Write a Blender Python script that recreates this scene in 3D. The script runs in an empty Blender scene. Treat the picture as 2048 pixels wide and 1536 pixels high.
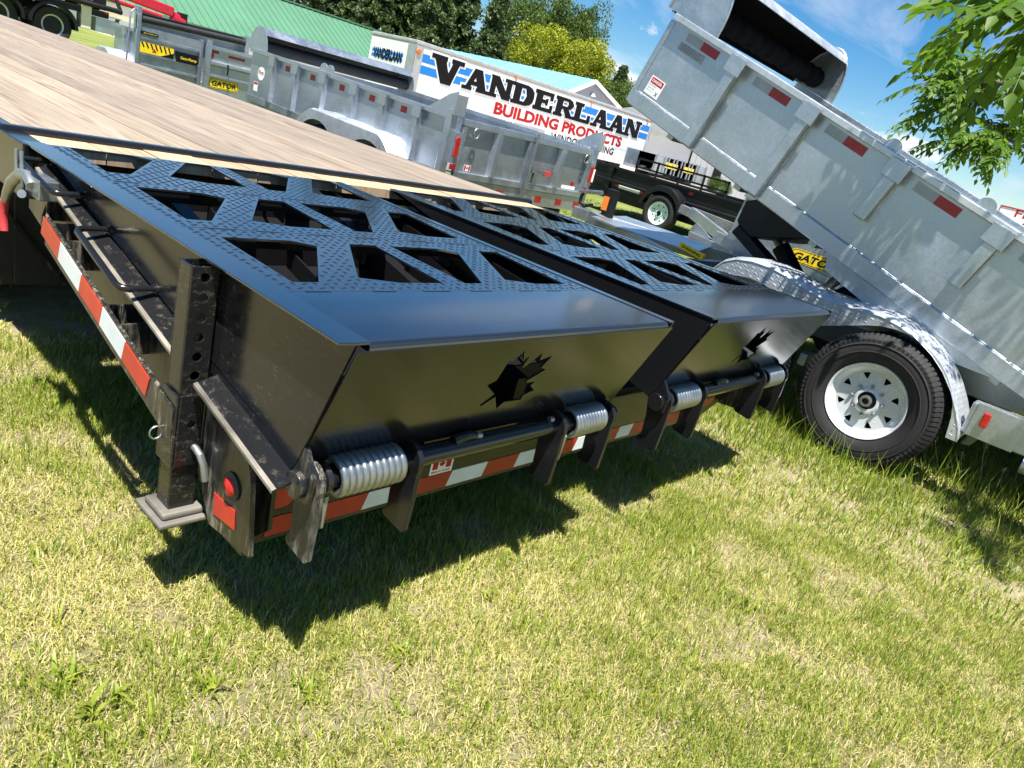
import bpy, math, random
import numpy as np
from mathutils import Vector, Matrix
from mathutils.geometry import tessellate_polygon

random.seed(4); RNG = np.random.default_rng(11)
SC = bpy.context.scene
COL = SC.collection
R = math.radians

# ------------------------------------------------------------------ camera
F_PX = 1456.8
PITCH, ROLL, YAW = R(19.49), R(15.01), R(52.53)
CAM = Vector((-0.793, -0.967, 1.30))
_f = Vector((math.sin(YAW) * math.cos(PITCH), math.cos(YAW) * math.cos(PITCH), -math.sin(PITCH)))
_r = Vector((math.cos(YAW), -math.sin(YAW), 0))
_u = _r.cross(_f)
IR = _r * math.cos(ROLL) + _u * math.sin(ROLL)
IU = _u * math.cos(ROLL) - _r * math.sin(ROLL)
cd = bpy.data.cameras.new('camera'); co = bpy.data.objects.new('camera', cd); COL.objects.link(co)
cd.sensor_width = 36.0; cd.lens = 36.0 * F_PX / 2048.0; cd.clip_start = 0.05; cd.clip_end = 2000
m = Matrix.Identity(4)
for i in range(3):
    m[i][0] = IR[i]; m[i][1] = IU[i]; m[i][2] = -_f[i]; m[i][3] = CAM[i]
co.matrix_world = m
SC.camera = co

# ------------------------------------------------------------------ sky, sun, exposure
SUN_DIR = Vector((-0.25, -0.25, 1.0)).normalized()          # towards the sun
SUN_EL = math.asin(SUN_DIR.z)
SUN_AZ = math.atan2(SUN_DIR.x, SUN_DIR.y)
w = bpy.data.worlds.new('World'); SC.world = w; w.use_nodes = True
nt = w.node_tree; nt.nodes.clear()
def N(nt, t, **kw):
    n = nt.nodes.new(t)
    for k, v in kw.items():
        if k.startswith('i_'): n.inputs[k[2:].replace('_', ' ')].default_value = v
        else: setattr(n, k, v)
    return n
out = N(nt, 'ShaderNodeOutputWorld'); bg = N(nt, 'ShaderNodeBackground'); bg.inputs['Strength'].default_value = 0.055
sky = N(nt, 'ShaderNodeTexSky', sky_type='NISHITA', sun_disc=False, sun_elevation=SUN_EL, sun_rotation=SUN_AZ)
sky.altitude = 200; sky.air_density = 1.0; sky.dust_density = 0.1; sky.ozone_density = 3.0
hs = N(nt, 'ShaderNodeHueSaturation'); hs.inputs['Saturation'].default_value = 1.45; hs.inputs['Value'].default_value = 0.95
nt.links.new(sky.outputs[0], hs.inputs['Color'])
tc = N(nt, 'ShaderNodeTexCoord')
sep = N(nt, 'ShaderNodeSeparateXYZ'); nt.links.new(tc.outputs['Generated'], sep.inputs[0])
zc = N(nt, 'ShaderNodeMath', operation='MAXIMUM'); nt.links.new(sep.outputs['Z'], zc.inputs[0]); zc.inputs[1].default_value = 0.04
zc2 = N(nt, 'ShaderNodeMath', operation='ADD'); nt.links.new(zc.outputs[0], zc2.inputs[0]); zc2.inputs[1].default_value = 0.12
dx = N(nt, 'ShaderNodeMath', operation='DIVIDE'); nt.links.new(sep.outputs['X'], dx.inputs[0]); nt.links.new(zc2.outputs[0], dx.inputs[1])
dy = N(nt, 'ShaderNodeMath', operation='DIVIDE'); nt.links.new(sep.outputs['Y'], dy.inputs[0]); nt.links.new(zc2.outputs[0], dy.inputs[1])
cmb = N(nt, 'ShaderNodeCombineXYZ'); nt.links.new(dx.outputs[0], cmb.inputs[0]); nt.links.new(dy.outputs[0], cmb.inputs[1])
# thin cirrus streaks
mp = N(nt, 'ShaderNodeMapping'); mp.inputs['Rotation'].default_value = (0, 0, R(35)); mp.inputs['Scale'].default_value = (0.55, 1.7, 1); mp.inputs['Location'].default_value = (1.7, 0.3, 0)
nt.links.new(cmb.outputs[0], mp.inputs[0])
n1 = N(nt, 'ShaderNodeTexNoise'); n1.inputs['Scale'].default_value = 1.1; n1.inputs['Detail'].default_value = 9; n1.inputs['Roughness'].default_value = 0.62; n1.inputs['Distortion'].default_value = 0.9
nt.links.new(mp.outputs[0], n1.inputs['Vector'])
r1 = N(nt, 'ShaderNodeMapRange'); r1.inputs[1].default_value = 0.48; r1.inputs[2].default_value = 0.8; r1.inputs[3].default_value = 0; r1.inputs[4].default_value = 0.75
nt.links.new(n1.outputs['Fac'], r1.inputs[0])
# cumulus near the horizon
mp2 = N(nt, 'ShaderNodeMapping'); mp2.inputs['Scale'].default_value = (1, 1, 2.2); mp2.inputs['Location'].default_value = (0.25, 0.0, 0.07)
nt.links.new(tc.outputs['Generated'], mp2.inputs[0])
n2 = N(nt, 'ShaderNodeTexNoise'); n2.inputs['Scale'].default_value = 9; n2.inputs['Detail'].default_value = 8; n2.inputs['Roughness'].default_value = 0.55
nt.links.new(mp2.outputs[0], n2.inputs['Vector'])
lo = N(nt, 'ShaderNodeMapRange'); lo.inputs[1].default_value = 0.0; lo.inputs[2].default_value = 0.17; lo.inputs[3].default_value = 0.075; lo.inputs[4].default_value = -0.2
nt.links.new(sep.outputs['Z'], lo.inputs[0])
ad = N(nt, 'ShaderNodeMath', operation='ADD'); nt.links.new(n2.outputs['Fac'], ad.inputs[0]); nt.links.new(lo.outputs[0], ad.inputs[1])
r2 = N(nt, 'ShaderNodeMapRange'); r2.inputs[1].default_value = 0.53; r2.inputs[2].default_value = 0.60
nt.links.new(ad.outputs[0], r2.inputs[0])
mx1 = N(nt, 'ShaderNodeMixRGB'); mx1.inputs[2].default_value = (6.3, 6.8, 7.6, 1)
nt.links.new(r1.outputs[0], mx1.inputs[0]); nt.links.new(hs.outputs[0], mx1.inputs[1])
mx2 = N(nt, 'ShaderNodeMixRGB'); mx2.inputs[2].default_value = (8.2, 8.2, 8.4, 1)
nt.links.new(r2.outputs[0], mx2.inputs[0]); nt.links.new(mx1.outputs[0], mx2.inputs[1])
nt.links.new(mx2.outputs[0], bg.inputs['Color']); nt.links.new(bg.outputs[0], out.inputs['Surface'])

sl = bpy.data.lights.new('sun', 'SUN'); sl.energy = 5.0; sl.angle = R(0.53); sl.color = (1.0, 0.955, 0.87)
so = bpy.data.objects.new('sun', sl); COL.objects.link(so)
so.rotation_euler = SUN_DIR.to_track_quat('Z', 'Y').to_euler(); so.location = (-6, -6, 25)
SC.view_settings.view_transform = 'Standard'; SC.view_settings.look = 'None'
SC.view_settings.exposure = 1.38; SC.view_settings.gamma = 1.0
SC.view_settings.use_curve_mapping = False

# ------------------------------------------------------------------ pixel -> world helpers (2048x1536 photo pixels)
def ray(px, py): return _f * F_PX + IR * (px - 1024) - IU * (py - 768)
def PX(px, py, x): d = ray(px, py); return CAM + d * ((x - CAM.x) / d.x)
def PY(px, py, y): d = ray(px, py); return CAM + d * ((y - CAM.y) / d.y)
def PZ(px, py, z): d = ray(px, py); return CAM + d * ((z - CAM.z) / d.z)
def PD(px, py, depth): d = ray(px, py); return CAM + d * (depth / F_PX)

# ------------------------------------------------------------------ mesh helpers
class MB:
    def __init__(s): s.v = []; s.f = []
    def add(s, vs, fs):
        o = len(s.v); s.v += [tuple(p) for p in vs]; s.f += [tuple(i + o for i in f) for f in fs]; return s
    def box(s, a, b):
        x0, y0, z0 = a; x1, y1, z1 = b
        return s.add([(x0,y0,z0),(x1,y0,z0),(x1,y1,z0),(x0,y1,z0),(x0,y0,z1),(x1,y0,z1),(x1,y1,z1),(x0,y1,z1)],
                     [(0,3,2,1),(4,5,6,7),(0,1,5,4),(1,2,6,5),(2,3,7,6),(3,0,4,7)])
    def beam(s, p0, p1, w, h, up=(0,0,1)):
        p0 = Vector(p0); p1 = Vector(p1); d = (p1 - p0).normalized(); up = Vector(up)
        sd = d.cross(up).normalized(); up = sd.cross(d).normalized()
        vs = []
        for p in (p0, p1):
            for a, b in ((-1,-1),(1,-1),(1,1),(-1,1)): vs.append(p + sd * (a * w / 2) + up * (b * h / 2))
        return s.add(vs, [(0,1,2,3),(7,6,5,4),(0,4,5,1),(1,5,6,2),(2,6,7,3),(3,7,4,0)])
    def prism(s, poly, axis, lo, hi, holes=(), tess=False):
        def P(a, b, t):
            return {'x': (t, a, b), 'y': (a, t, b), 'z': (a, b, t)}[axis]
        loops = [list(poly)] + [list(h) for h in holes]
        flat = [p for l in loops for p in l]; n = len(flat)
        vs = [P(a, b, lo) for a, b in flat] + [P(a, b, hi) for a, b in flat]
        if holes or tess: tris = tessellate_polygon([[Vector((a, b, 0)) for a, b in l] for l in loops])
        else: tris = [tuple(range(n))]
        fs = [tuple(reversed(t)) for t in tris] + [tuple(i + n for i in t) for t in tris]
        k = 0
        for l in loops:
            L = len(l)
            for i in range(L):
                j = (i + 1) % L; fs.append((k + i, k + j, k + j + n, k + i + n))
            k += L
        return s.add(vs, fs)
    def tube(s, pts, r, n=10, cap=True):
        pts = [Vector(p) for p in pts]; rr = r if isinstance(r, (list, tuple)) else [r] * len(pts)
        t0 = (pts[1] - pts[0]).normalized(); nn = t0.orthogonal().normalized(); vs = []; fs = []
        prev = t0
        for i, p in enumerate(pts):
            t = (pts[min(i + 1, len(pts) - 1)] - pts[max(i - 1, 0)]).normalized()
            q = prev.rotation_difference(t); nn = (q @ nn).normalized(); b = t.cross(nn); prev = t
            for k in range(n):
                a = 2 * math.pi * k / n; vs.append(p + (nn * math.cos(a) + b * math.sin(a)) * rr[i])
        for i in range(len(pts) - 1):
            for k in range(n):
                k2 = (k + 1) % n; fs.append((i*n+k, i*n+k2, (i+1)*n+k2, (i+1)*n+k))
        if cap: fs.append(tuple(reversed(range(n)))); fs.append(tuple((len(pts)-1)*n + k for k in range(n)))
        return s.add(vs, fs)
    def cyl(s, p0, p1, r, n=16, r1=None): return s.tube([p0, p1], [r, r if r1 is None else r1], n)
    def lathe(s, prof, o, ax='x', n=40, closed=True):
        vs = []; fs = []; m_ = len(prof)
        for k in range(n):
            a = 2 * math.pi * k / n; c, sn = math.cos(a), math.sin(a)
            for r, t in prof:
                p = {'x': (t, r*c, r*sn), 'y': (r*c, t, r*sn), 'z': (r*c, r*sn, t)}[ax]
                vs.append((o[0]+p[0], o[1]+p[1], o[2]+p[2]))
        for k in range(n):
            k2 = (k + 1) % n
            for i in range(m_ - (0 if closed else 1)):
                j = (i + 1) % m_; fs.append((k*m_+i, k*m_+j, k2*m_+j, k2*m_+i))
        return s.add(vs, fs)
    def xf(s, fn): s.v = [tuple(fn(Vector(p))) for p in s.v]; return s
    def mesh(s, name, mat, smooth=None):
        me = bpy.data.meshes.new(name); me.from_pydata(s.v, [], s.f); me.update()
        import bmesh
        bm = bmesh.new(); bm.from_mesh(me); bmesh.ops.recalc_face_normals(bm, faces=bm.faces); bm.to_mesh(me); bm.free()
        if mat: me.materials.append(mat)
        if smooth is not None:
            me.shade_smooth(); me.set_sharp_from_angle(angle=R(smooth))
        return me
    def build(s, name, mat, parent=None, smooth=None, bevel=0, off=None):
        if off is not None: s.xf(lambda p: p - Vector(off))
        o = bpy.data.objects.new(name, s.mesh(name, mat, smooth)); COL.objects.link(o)
        if parent: o.parent = parent
        if bevel:
            b = o.modifiers.new('bevel', 'BEVEL'); b.width = bevel; b.segments = 2; b.limit_method = 'ANGLE'; b.angle_limit = R(40)
            b.harden_normals = False
        return o

def empty(name, loc=(0,0,0), rot=(0,0,0)):
    o = bpy.data.objects.new(name, None); COL.objects.link(o); o.location = loc; o.rotation_euler = rot
    o.empty_display_size = 0.2; return o
def tag(o, label=None, cat=None, group=None, kind=None):
    if label: o['label'] = label
    if cat: o['category'] = cat
    if group: o['group'] = group
    if kind: o['kind'] = kind
    return o
def inst(mesh, name, parent, loc=(0,0,0), rot=(0,0,0), sc=(1,1,1)):
    o = bpy.data.objects.new(name, mesh); COL.objects.link(o); o.parent = parent; o.location = loc; o.rotation_euler = rot; o.scale = sc; return o
def copy_tree(o, parent=None):
    c = o.copy(); COL.objects.link(c); c.parent = parent
    for ch in o.children: copy_tree(ch, c)
    return c

_txt = {}
def text2d(body, offset=0.0):
    key = (body, offset)
    if key in _txt: return _txt[key]
    cu = bpy.data.curves.new('txt', 'FONT'); cu.body = body; cu.offset = offset; cu.fill_mode = 'BOTH'; cu.resolution_u = 3
    ob = bpy.data.objects.new('txt', cu); COL.objects.link(ob)
    dg = bpy.context.evaluated_depsgraph_get()
    me = bpy.data.meshes.new_from_object(ob.evaluated_get(dg))
    vs = [tuple(v.co) for v in me.vertices]; fs = [tuple(p.vertices) for p in me.polygons]
    bpy.data.objects.remove(ob); bpy.data.curves.remove(cu); bpy.data.meshes.remove(me)
    xs = [v[0] for v in vs]; ys = [v[1] for v in vs]
    x0, x1, y0, y1 = min(xs), max(xs), min(ys), max(ys)
    vs = [((v[0]-x0)/(x1-x0), (v[1]-y0)/(y1-y0)) for v in vs]
    _txt[key] = (vs, fs); return vs, fs
def text_on(mb, body, o, xd, yd, offset=0.0):
    """lettering filling the parallelogram o + u*xd + v*yd"""
    vs, fs = text2d(body, offset); o = Vector(o); xd = Vector(xd); yd = Vector(yd)
    return mb.add([o + xd * u + yd * v for u, v in vs], fs)
def quad(mb, o, xd, yd):
    o = Vector(o); xd = Vector(xd); yd = Vector(yd); return mb.add([o, o+xd, o+xd+yd, o+yd], [(0,1,2,3)])
def slab(mb, o, xd, yd, t):
    """thin plate with its back at o and thickness vector t"""
    o = Vector(o); xd = Vector(xd); yd = Vector(yd); t = Vector(t)
    return mb.add([o, o+xd, o+xd+yd, o+yd, o+t, o+xd+t, o+xd+yd+t, o+yd+t], [(3,2,1,0),(4,5,6,7),(0,1,5,4),(1,2,6,5),(2,3,7,6),(3,0,4,7)])

# ------------------------------------------------------------------ materials
def newmat(name):
    m = bpy.data.materials.new(name); m.use_nodes = True; nt = m.node_tree
    return m, nt, nt.nodes['Principled BSDF']
def ramp(nt, fac, stops):
    r = nt.nodes.new('ShaderNodeValToRGB'); e = r.color_ramp.elements
    while len(e) < len(stops): e.new(0.5)
    for el, (p, c) in zip(e, stops): el.position = p; el.color = (c[0], c[1], c[2], 1) if len(c) == 3 else c
    nt.links.new(fac, r.inputs[0]); return r.outputs[0]
def noise(nt, scale, detail=4, rough=0.55, vec=None, dist=0.0):
    n = nt.nodes.new('ShaderNodeTexNoise'); n.inputs['Scale'].default_value = scale; n.inputs['Detail'].default_value = detail
    n.inputs['Roughness'].default_value = rough; n.inputs['Distortion'].default_value = dist
    if vec is not None: nt.links.new(vec, n.inputs['Vector'])
    return n.outputs['Fac']
def coords(nt, kind='Object', scale=(1,1,1), rot=(0,0,0)):
    t = nt.nodes.new('ShaderNodeTexCoord'); mp = nt.nodes.new('ShaderNodeMapping')
    mp.inputs['Scale'].default_value = scale; mp.inputs['Rotation'].default_value = rot
    nt.links.new(t.outputs[kind], mp.inputs[0]); return mp.outputs[0]
def wpos(nt, scale=(1,1,1)):
    g = nt.nodes.new('ShaderNodeNewGeometry'); mp = nt.nodes.new('ShaderNodeMapping'); mp.inputs['Scale'].default_value = scale
    nt.links.new(g.outputs['Position'], mp.inputs[0]); return mp.outputs[0]
def mixc(nt, fac, a, b, mode='MIX'):
    mx = nt.nodes.new('ShaderNodeMixRGB'); mx.blend_type = mode
    for i, v in ((0, fac), (1, a), (2, b)):
        if hasattr(v, 'links') or isinstance(v, bpy.types.NodeSocket): nt.links.new(v, mx.inputs[i])
        elif isinstance(v, (int, float)): mx.inputs[i].default_value = v
        else: mx.inputs[i].default_value = (v[0], v[1], v[2], 1)
    return mx.outputs[0]
def rng(nt, v, a, b, c, d):
    r = nt.nodes.new('ShaderNodeMapRange'); nt.links.new(v, r.inputs[0])
    for i, x in enumerate((a, b, c, d)): r.inputs[i+1].default_value = x
    return r.outputs[0]
def bump(nt, bs, h, strength, dist=0.01):
    b = nt.nodes.new('ShaderNodeBump'); b.inputs['Strength'].default_value = strength; b.inputs['Distance'].default_value = dist
    nt.links.new(h, b.inputs['Height']); nt.links.new(b.outputs[0], bs.inputs['Normal'])

def plain(name, col, rough=0.5, metal=0.0, var=0.12, bscale=0, spec=0.5):
    m, nt, bs = newmat(name)
    v = wpos(nt)
    f = noise(nt, 7.0, 6, 0.6, v)
    c = mixc(nt, rng(nt, f, 0.3, 0.7, 0, 1), [x*(1-var) for x in col], [min(1, x*(1+var)) for x in col])
    nt.links.new(c, bs.inputs['Base Color'])
    nt.links.new(rng(nt, noise(nt, 23, 4, 0.6, v), 0.3, 0.7, max(0, rough-0.07), min(1, rough+0.07)), bs.inputs['Roughness'])
    bs.inputs['Metallic'].default_value = metal; bs.inputs['Specular IOR Level'].default_value = spec
    if bscale: bump(nt, bs, noise(nt, bscale, 5, 0.6, v), 0.25, 0.004)
    return m

def black_paint(name, rough=0.2, dust=0.0, dustcol=(0.33, 0.29, 0.21), streak=(1,1,1), base=(0.009,0.0095,0.011), spec=0.5, ior=1.45, coat=0.12, dscale=46):
    m, nt, bs = newmat(name)
    v = wpos(nt)
    lay = rng(nt, noise(nt, 2.3, 3, 0.5, v), 0.25, 0.75, rough*0.8, rough*1.25)
    if dust:
        vs_ = wpos(nt, streak)
        d1 = rng(nt, noise(nt, dscale, 9, 0.85, vs_), 0.575 - dust*0.075, 0.655 - dust*0.075, 0, 1)
        d2 = rng(nt, noise(nt, 3.4, 4, 0.6, v), 0.36, 0.66, 0.06, 1)
        mm = nt.nodes.new('ShaderNodeMath'); mm.operation = 'MULTIPLY'; nt.links.new(d1, mm.inputs[0]); nt.links.new(d2, mm.inputs[1])
        f = rng(nt, mm.outputs[0], 0, 1, 0.006*dust, 0.7*dust)
        nt.links.new(mixc(nt, f, base, dustcol), bs.inputs['Base Color'])
        ro = nt.nodes.new('ShaderNodeMath'); ro.operation = 'ADD'; nt.links.new(lay, ro.inputs[0]); nt.links.new(rng(nt, f, 0, 0.7, 0, 0.6), ro.inputs[1])
        nt.links.new(ro.outputs[0], bs.inputs['Roughness'])
    else:
        f = rng(nt, noise(nt, 40, 8, 0.7, v), 0.66, 0.8, 0.0, 0.12)
        nt.links.new(mixc(nt, f, base, (0.09,0.085,0.075)), bs.inputs['Base Color'])
        nt.links.new(lay, bs.inputs['Roughness'])
    bs.inputs['Specular IOR Level'].default_value = spec; bs.inputs['IOR'].default_value = ior
    bs.inputs['Coat Weight'].default_value = coat; bs.inputs['Coat Roughness'].default_value = 0.12; bs.inputs['Coat IOR'].default_value = 1.5
    bump(nt, bs, noise(nt, 160, 2, 0.5, v), 0.025, 0.002)
    return m

def galv(name, base=(0.42, 0.465, 0.52), rough=0.36, metal=0.85, spang=70.0, var=0.15):
    m, nt, bs = newmat(name)
    v = wpos(nt)
    vo = nt.nodes.new('ShaderNodeTexVoronoi'); vo.inputs['Scale'].default_value = spang; nt.links.new(v, vo.inputs['Vector'])
    bw = nt.nodes.new('ShaderNodeSeparateColor'); nt.links.new(vo.outputs['Color'], bw.inputs[0])
    n = noise(nt, 4.2, 6, 0.62, v, 0.6)
    mx = nt.nodes.new('ShaderNodeMath'); mx.operation = 'MULTIPLY_ADD'; nt.links.new(bw.outputs[0], mx.inputs[0]); mx.inputs[1].default_value = 0.22
    nt.links.new(n, mx.inputs[2])
    f = rng(nt, mx.outputs[0], 0.36, 0.86, 0, 1)
    c = mixc(nt, f, [x*(1-var) for x in base], [min(1, x*(1+var)) for x in base])
    wp = rng(nt, noise(nt, 9, 9, 0.8, v, 0.8), 0.56, 0.72, 0, 0.28)
    c = mixc(nt, wp, c, (0.72, 0.73, 0.72))
    nt.links.new(c, bs.inputs['Base Color']); bs.inputs['Metallic'].default_value = metal
    nt.links.new(rng(nt, f, 0, 1, rough-0.09, rough+0.12), bs.inputs['Roughness'])
    bump(nt, bs, noise(nt, 30, 5, 0.6, v), 0.08, 0.003)
    return m

def wood(name, c0, c1, cdark, grain=1.0):
    m, nt, bs = newmat(name)
    t = nt.nodes.new('ShaderNodeTexCoord'); oi = nt.nodes.new('ShaderNodeObjectInfo')
    sp = nt.nodes.new('ShaderNodeSeparateXYZ'); nt.links.new(t.outputs['Object'], sp.inputs[0])
    rm = nt.nodes.new('ShaderNodeMath'); rm.operation = 'MULTIPLY'; nt.links.new(oi.outputs['Random'], rm.inputs[0]); rm.inputs[1].default_value = 37.0
    ya = nt.nodes.new('ShaderNodeMath'); ya.operation = 'ADD'; nt.links.new(sp.outputs['Y'], ya.inputs[0]); nt.links.new(rm.outputs[0], ya.inputs[1])
    def vec(sx, sy):
        a = nt.nodes.new('ShaderNodeMath'); a.operation = 'MULTIPLY'; nt.links.new(sp.outputs['X'], a.inputs[0]); a.inputs[1].default_value = sx
        b = nt.nodes.new('ShaderNodeMath'); b.operation = 'MULTIPLY'; nt.links.new(ya.outputs[0], b.inputs[0]); b.inputs[1].default_value = sy
        c = nt.nodes.new('ShaderNodeCombineXYZ'); nt.links.new(a.outputs[0], c.inputs[0]); nt.links.new(b.outputs[0], c.inputs[1]); nt.links.new(rm.outputs[0], c.inputs[2]); return c.outputs[0]
    rings = noise(nt, 1.0, 3, 0.45, vec(7.5, 0.22), 0.2)
    mul = nt.nodes.new('ShaderNodeMath'); mul.operation = 'MULTIPLY'; nt.links.new(rings, mul.inputs[0]); mul.inputs[1].default_value = 75*grain
    sn = nt.nodes.new('ShaderNodeMath'); sn.operation = 'SINE'; nt.links.new(mul.outputs[0], sn.inputs[0])
    fine = noise(nt, 1.0, 6, 0.65, vec(130, 3.0))
    big = noise(nt, 1.0, 4, 0.6, vec(5, 0.9))
    base = mixc(nt, rng(nt, big, 0.3, 0.7, 0, 1), c0, c1)
    base = mixc(nt, rng(nt, sn.outputs[0], 0.3, 1.0, 0, 0.5), base, cdark)
    base = mixc(nt, rng(nt, fine, 0.5, 0.72, 0, 0.7), base, cdark)
    tint = mixc(nt, oi.outputs['Random'], (0.78, 0.76, 0.76), (1.14, 1.11, 1.06))
    base = mixc(nt, 1.0, base, tint, 'MULTIPLY')
    # checks and mud marks
    crack = rng(nt, noise(nt, 1.0, 8, 0.7, vec(60, 1.1), 1.5), 0.70, 0.74, 0, 0.8)
    base = mixc(nt, crack, base, (0.10, 0.065, 0.04))
    nt.links.new(base, bs.inputs['Base Color']); bs.inputs['Roughness'].default_value = 0.72
    bump(nt, bs, fine, 0.3, 0.003)
    return m

M = {}
M['black'] = black_paint('black paint', 0.17)
M['black_side'] = black_paint('black paint splashed with mud', 0.18, dust=0.45, streak=(1, 0.7, 1.6))
M['black_dirty'] = black_paint('dusty black steel', 0.3, dust=1.0, streak=(2.6, 2.6, 0.3), coat=0.2, dscale=20)
M['black_muddy'] = black_paint('muddy black steel', 0.45, dust=1.35, dustcol=(0.40,0.37,0.29), streak=(2.4,2.4,0.4), coat=0.0, dscale=17)
M['tarp'] = plain('black tarp with painted hood shade', (0.004, 0.004, 0.006), 0.8, 0, 0.3, spec=0.05)  # black tarp made darker still, the hood's shade put into its colour
M['dusty_plate'] = plain('dust covered steel plate', (0.12, 0.11, 0.095), 0.6, 0, 0.45)
M['black_matte'] = black_paint('matte black steel', 0.45, base=(0.005,0.005,0.006), ior=1.4, coat=0.0)
M['navy'] = black_paint('dark navy paint', 0.45, base=(0.006, 0.007, 0.014), ior=1.4, coat=0.0)
M['tread'] = black_paint('black tread plate', 0.26, dust=0.15, streak=(3, 3, 3), ior=1.75, coat=1.0)  # coat and IOR raised so the ramp tops look lighter
M['black_top'] = black_paint('black paint with boosted sky sheen', 0.2, ior=1.75, coat=1.0)  # same black paint; sheen boosted to imitate bright sky on top faces
M['galv'] = galv('galvanised steel')
M['galv_dark'] = galv('dull galvanised steel', (0.40, 0.43, 0.45), 0.4, 0.85)
M['galv_bright'] = galv('bright galvanised tread plate', (0.52, 0.555, 0.60), 0.36, 0.6, 40)
M['zinc'] = galv('zinc plated spring steel', (0.33, 0.355, 0.36), 0.36, 0.85, 8)
M['weld'] = plain('weld bead zinc', (0.40, 0.43, 0.45), 0.55, 0.6, 0.3, 90)
M['zinc_dirty'] = galv('dusty zinc rod', (0.30, 0.31, 0.28), 0.5, 0.6, 8)
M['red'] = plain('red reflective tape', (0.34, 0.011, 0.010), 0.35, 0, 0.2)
M['orange_red'] = plain('red reflective tape with painted sun', (0.47, 0.032, 0.016), 0.35, 0, 0.12)  # lit copy of the red tape, sunlight put into its colour
M['white_tape'] = plain('white reflective tape', (0.62, 0.68, 0.70), 0.35, 0, 0.12)
M['grey_tape'] = plain('silver reflective tape', (0.30, 0.32, 0.34), 0.4, 0.3, 0.15)
M['red_dark'] = plain('dark red reflector', (0.30, 0.01, 0.012), 0.3, 0, 0.15)
M['lens'] = plain('red lamp lens', (0.42, 0.015, 0.01), 0.12, 0, 0.35, 120)
M['amber'] = plain('amber lamp lens', (0.62, 0.16, 0.03), 0.15, 0, 0.25, 120)
M['orange'] = plain('orange reflector', (0.75, 0.2, 0.03), 0.3)
M['white'] = plain('white paint', (0.78, 0.78, 0.77), 0.35, 0, 0.04)
M['rim'] = plain('white painted wheel rim', (0.62, 0.65, 0.69), 0.25, 0.15, 0.06)
M['rim2'] = plain('pale green white wheel rim', (0.62, 0.74, 0.72), 0.3, 0, 0.05)
M['sticker'] = plain('white sticker', (0.8, 0.8, 0.78), 0.4, 0, 0.04)
M['yellow'] = plain('yellow sticker', (0.80, 0.58, 0.02), 0.35, 0, 0.06)
M['ink'] = plain('black ink', (0.006, 0.006, 0.008), 0.6, 0, 0.1, spec=0.15)
M['ink_red'] = plain('red ink', (0.40, 0.012, 0.014), 0.5, 0, 0.1, spec=0.2)
M['ink_blue'] = plain('blue ink', (0.02, 0.19, 0.58), 0.5, 0, 0.06, spec=0.2)
M['rubber'] = plain('tyre rubber', (0.011, 0.011, 0.012), 0.8, 0, 0.3, 60)
M['grip'] = plain('red rubber grip', (0.55, 0.05, 0.06), 0.45, 0, 0.12)
M['flap'] = plain('black rubber flap', (0.014, 0.014, 0.015), 0.55, 0, 0.4, 30)
M['cream'] = plain('cream truck paint', (0.72, 0.66, 0.48), 0.3, 0, 0.05)
M['crane_red'] = plain('red crane paint', (0.45, 0.01, 0.03), 0.3, 0, 0.1)
M['wood'] = wood('weathered deck plank', (0.23, 0.186, 0.142), (0.305, 0.256, 0.205), (0.105, 0.076, 0.053))
M['wood_new'] = wood('fresh cut plank', (0.38, 0.28, 0.175), (0.46, 0.35, 0.23), (0.24, 0.155, 0.09), 0.7)

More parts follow.
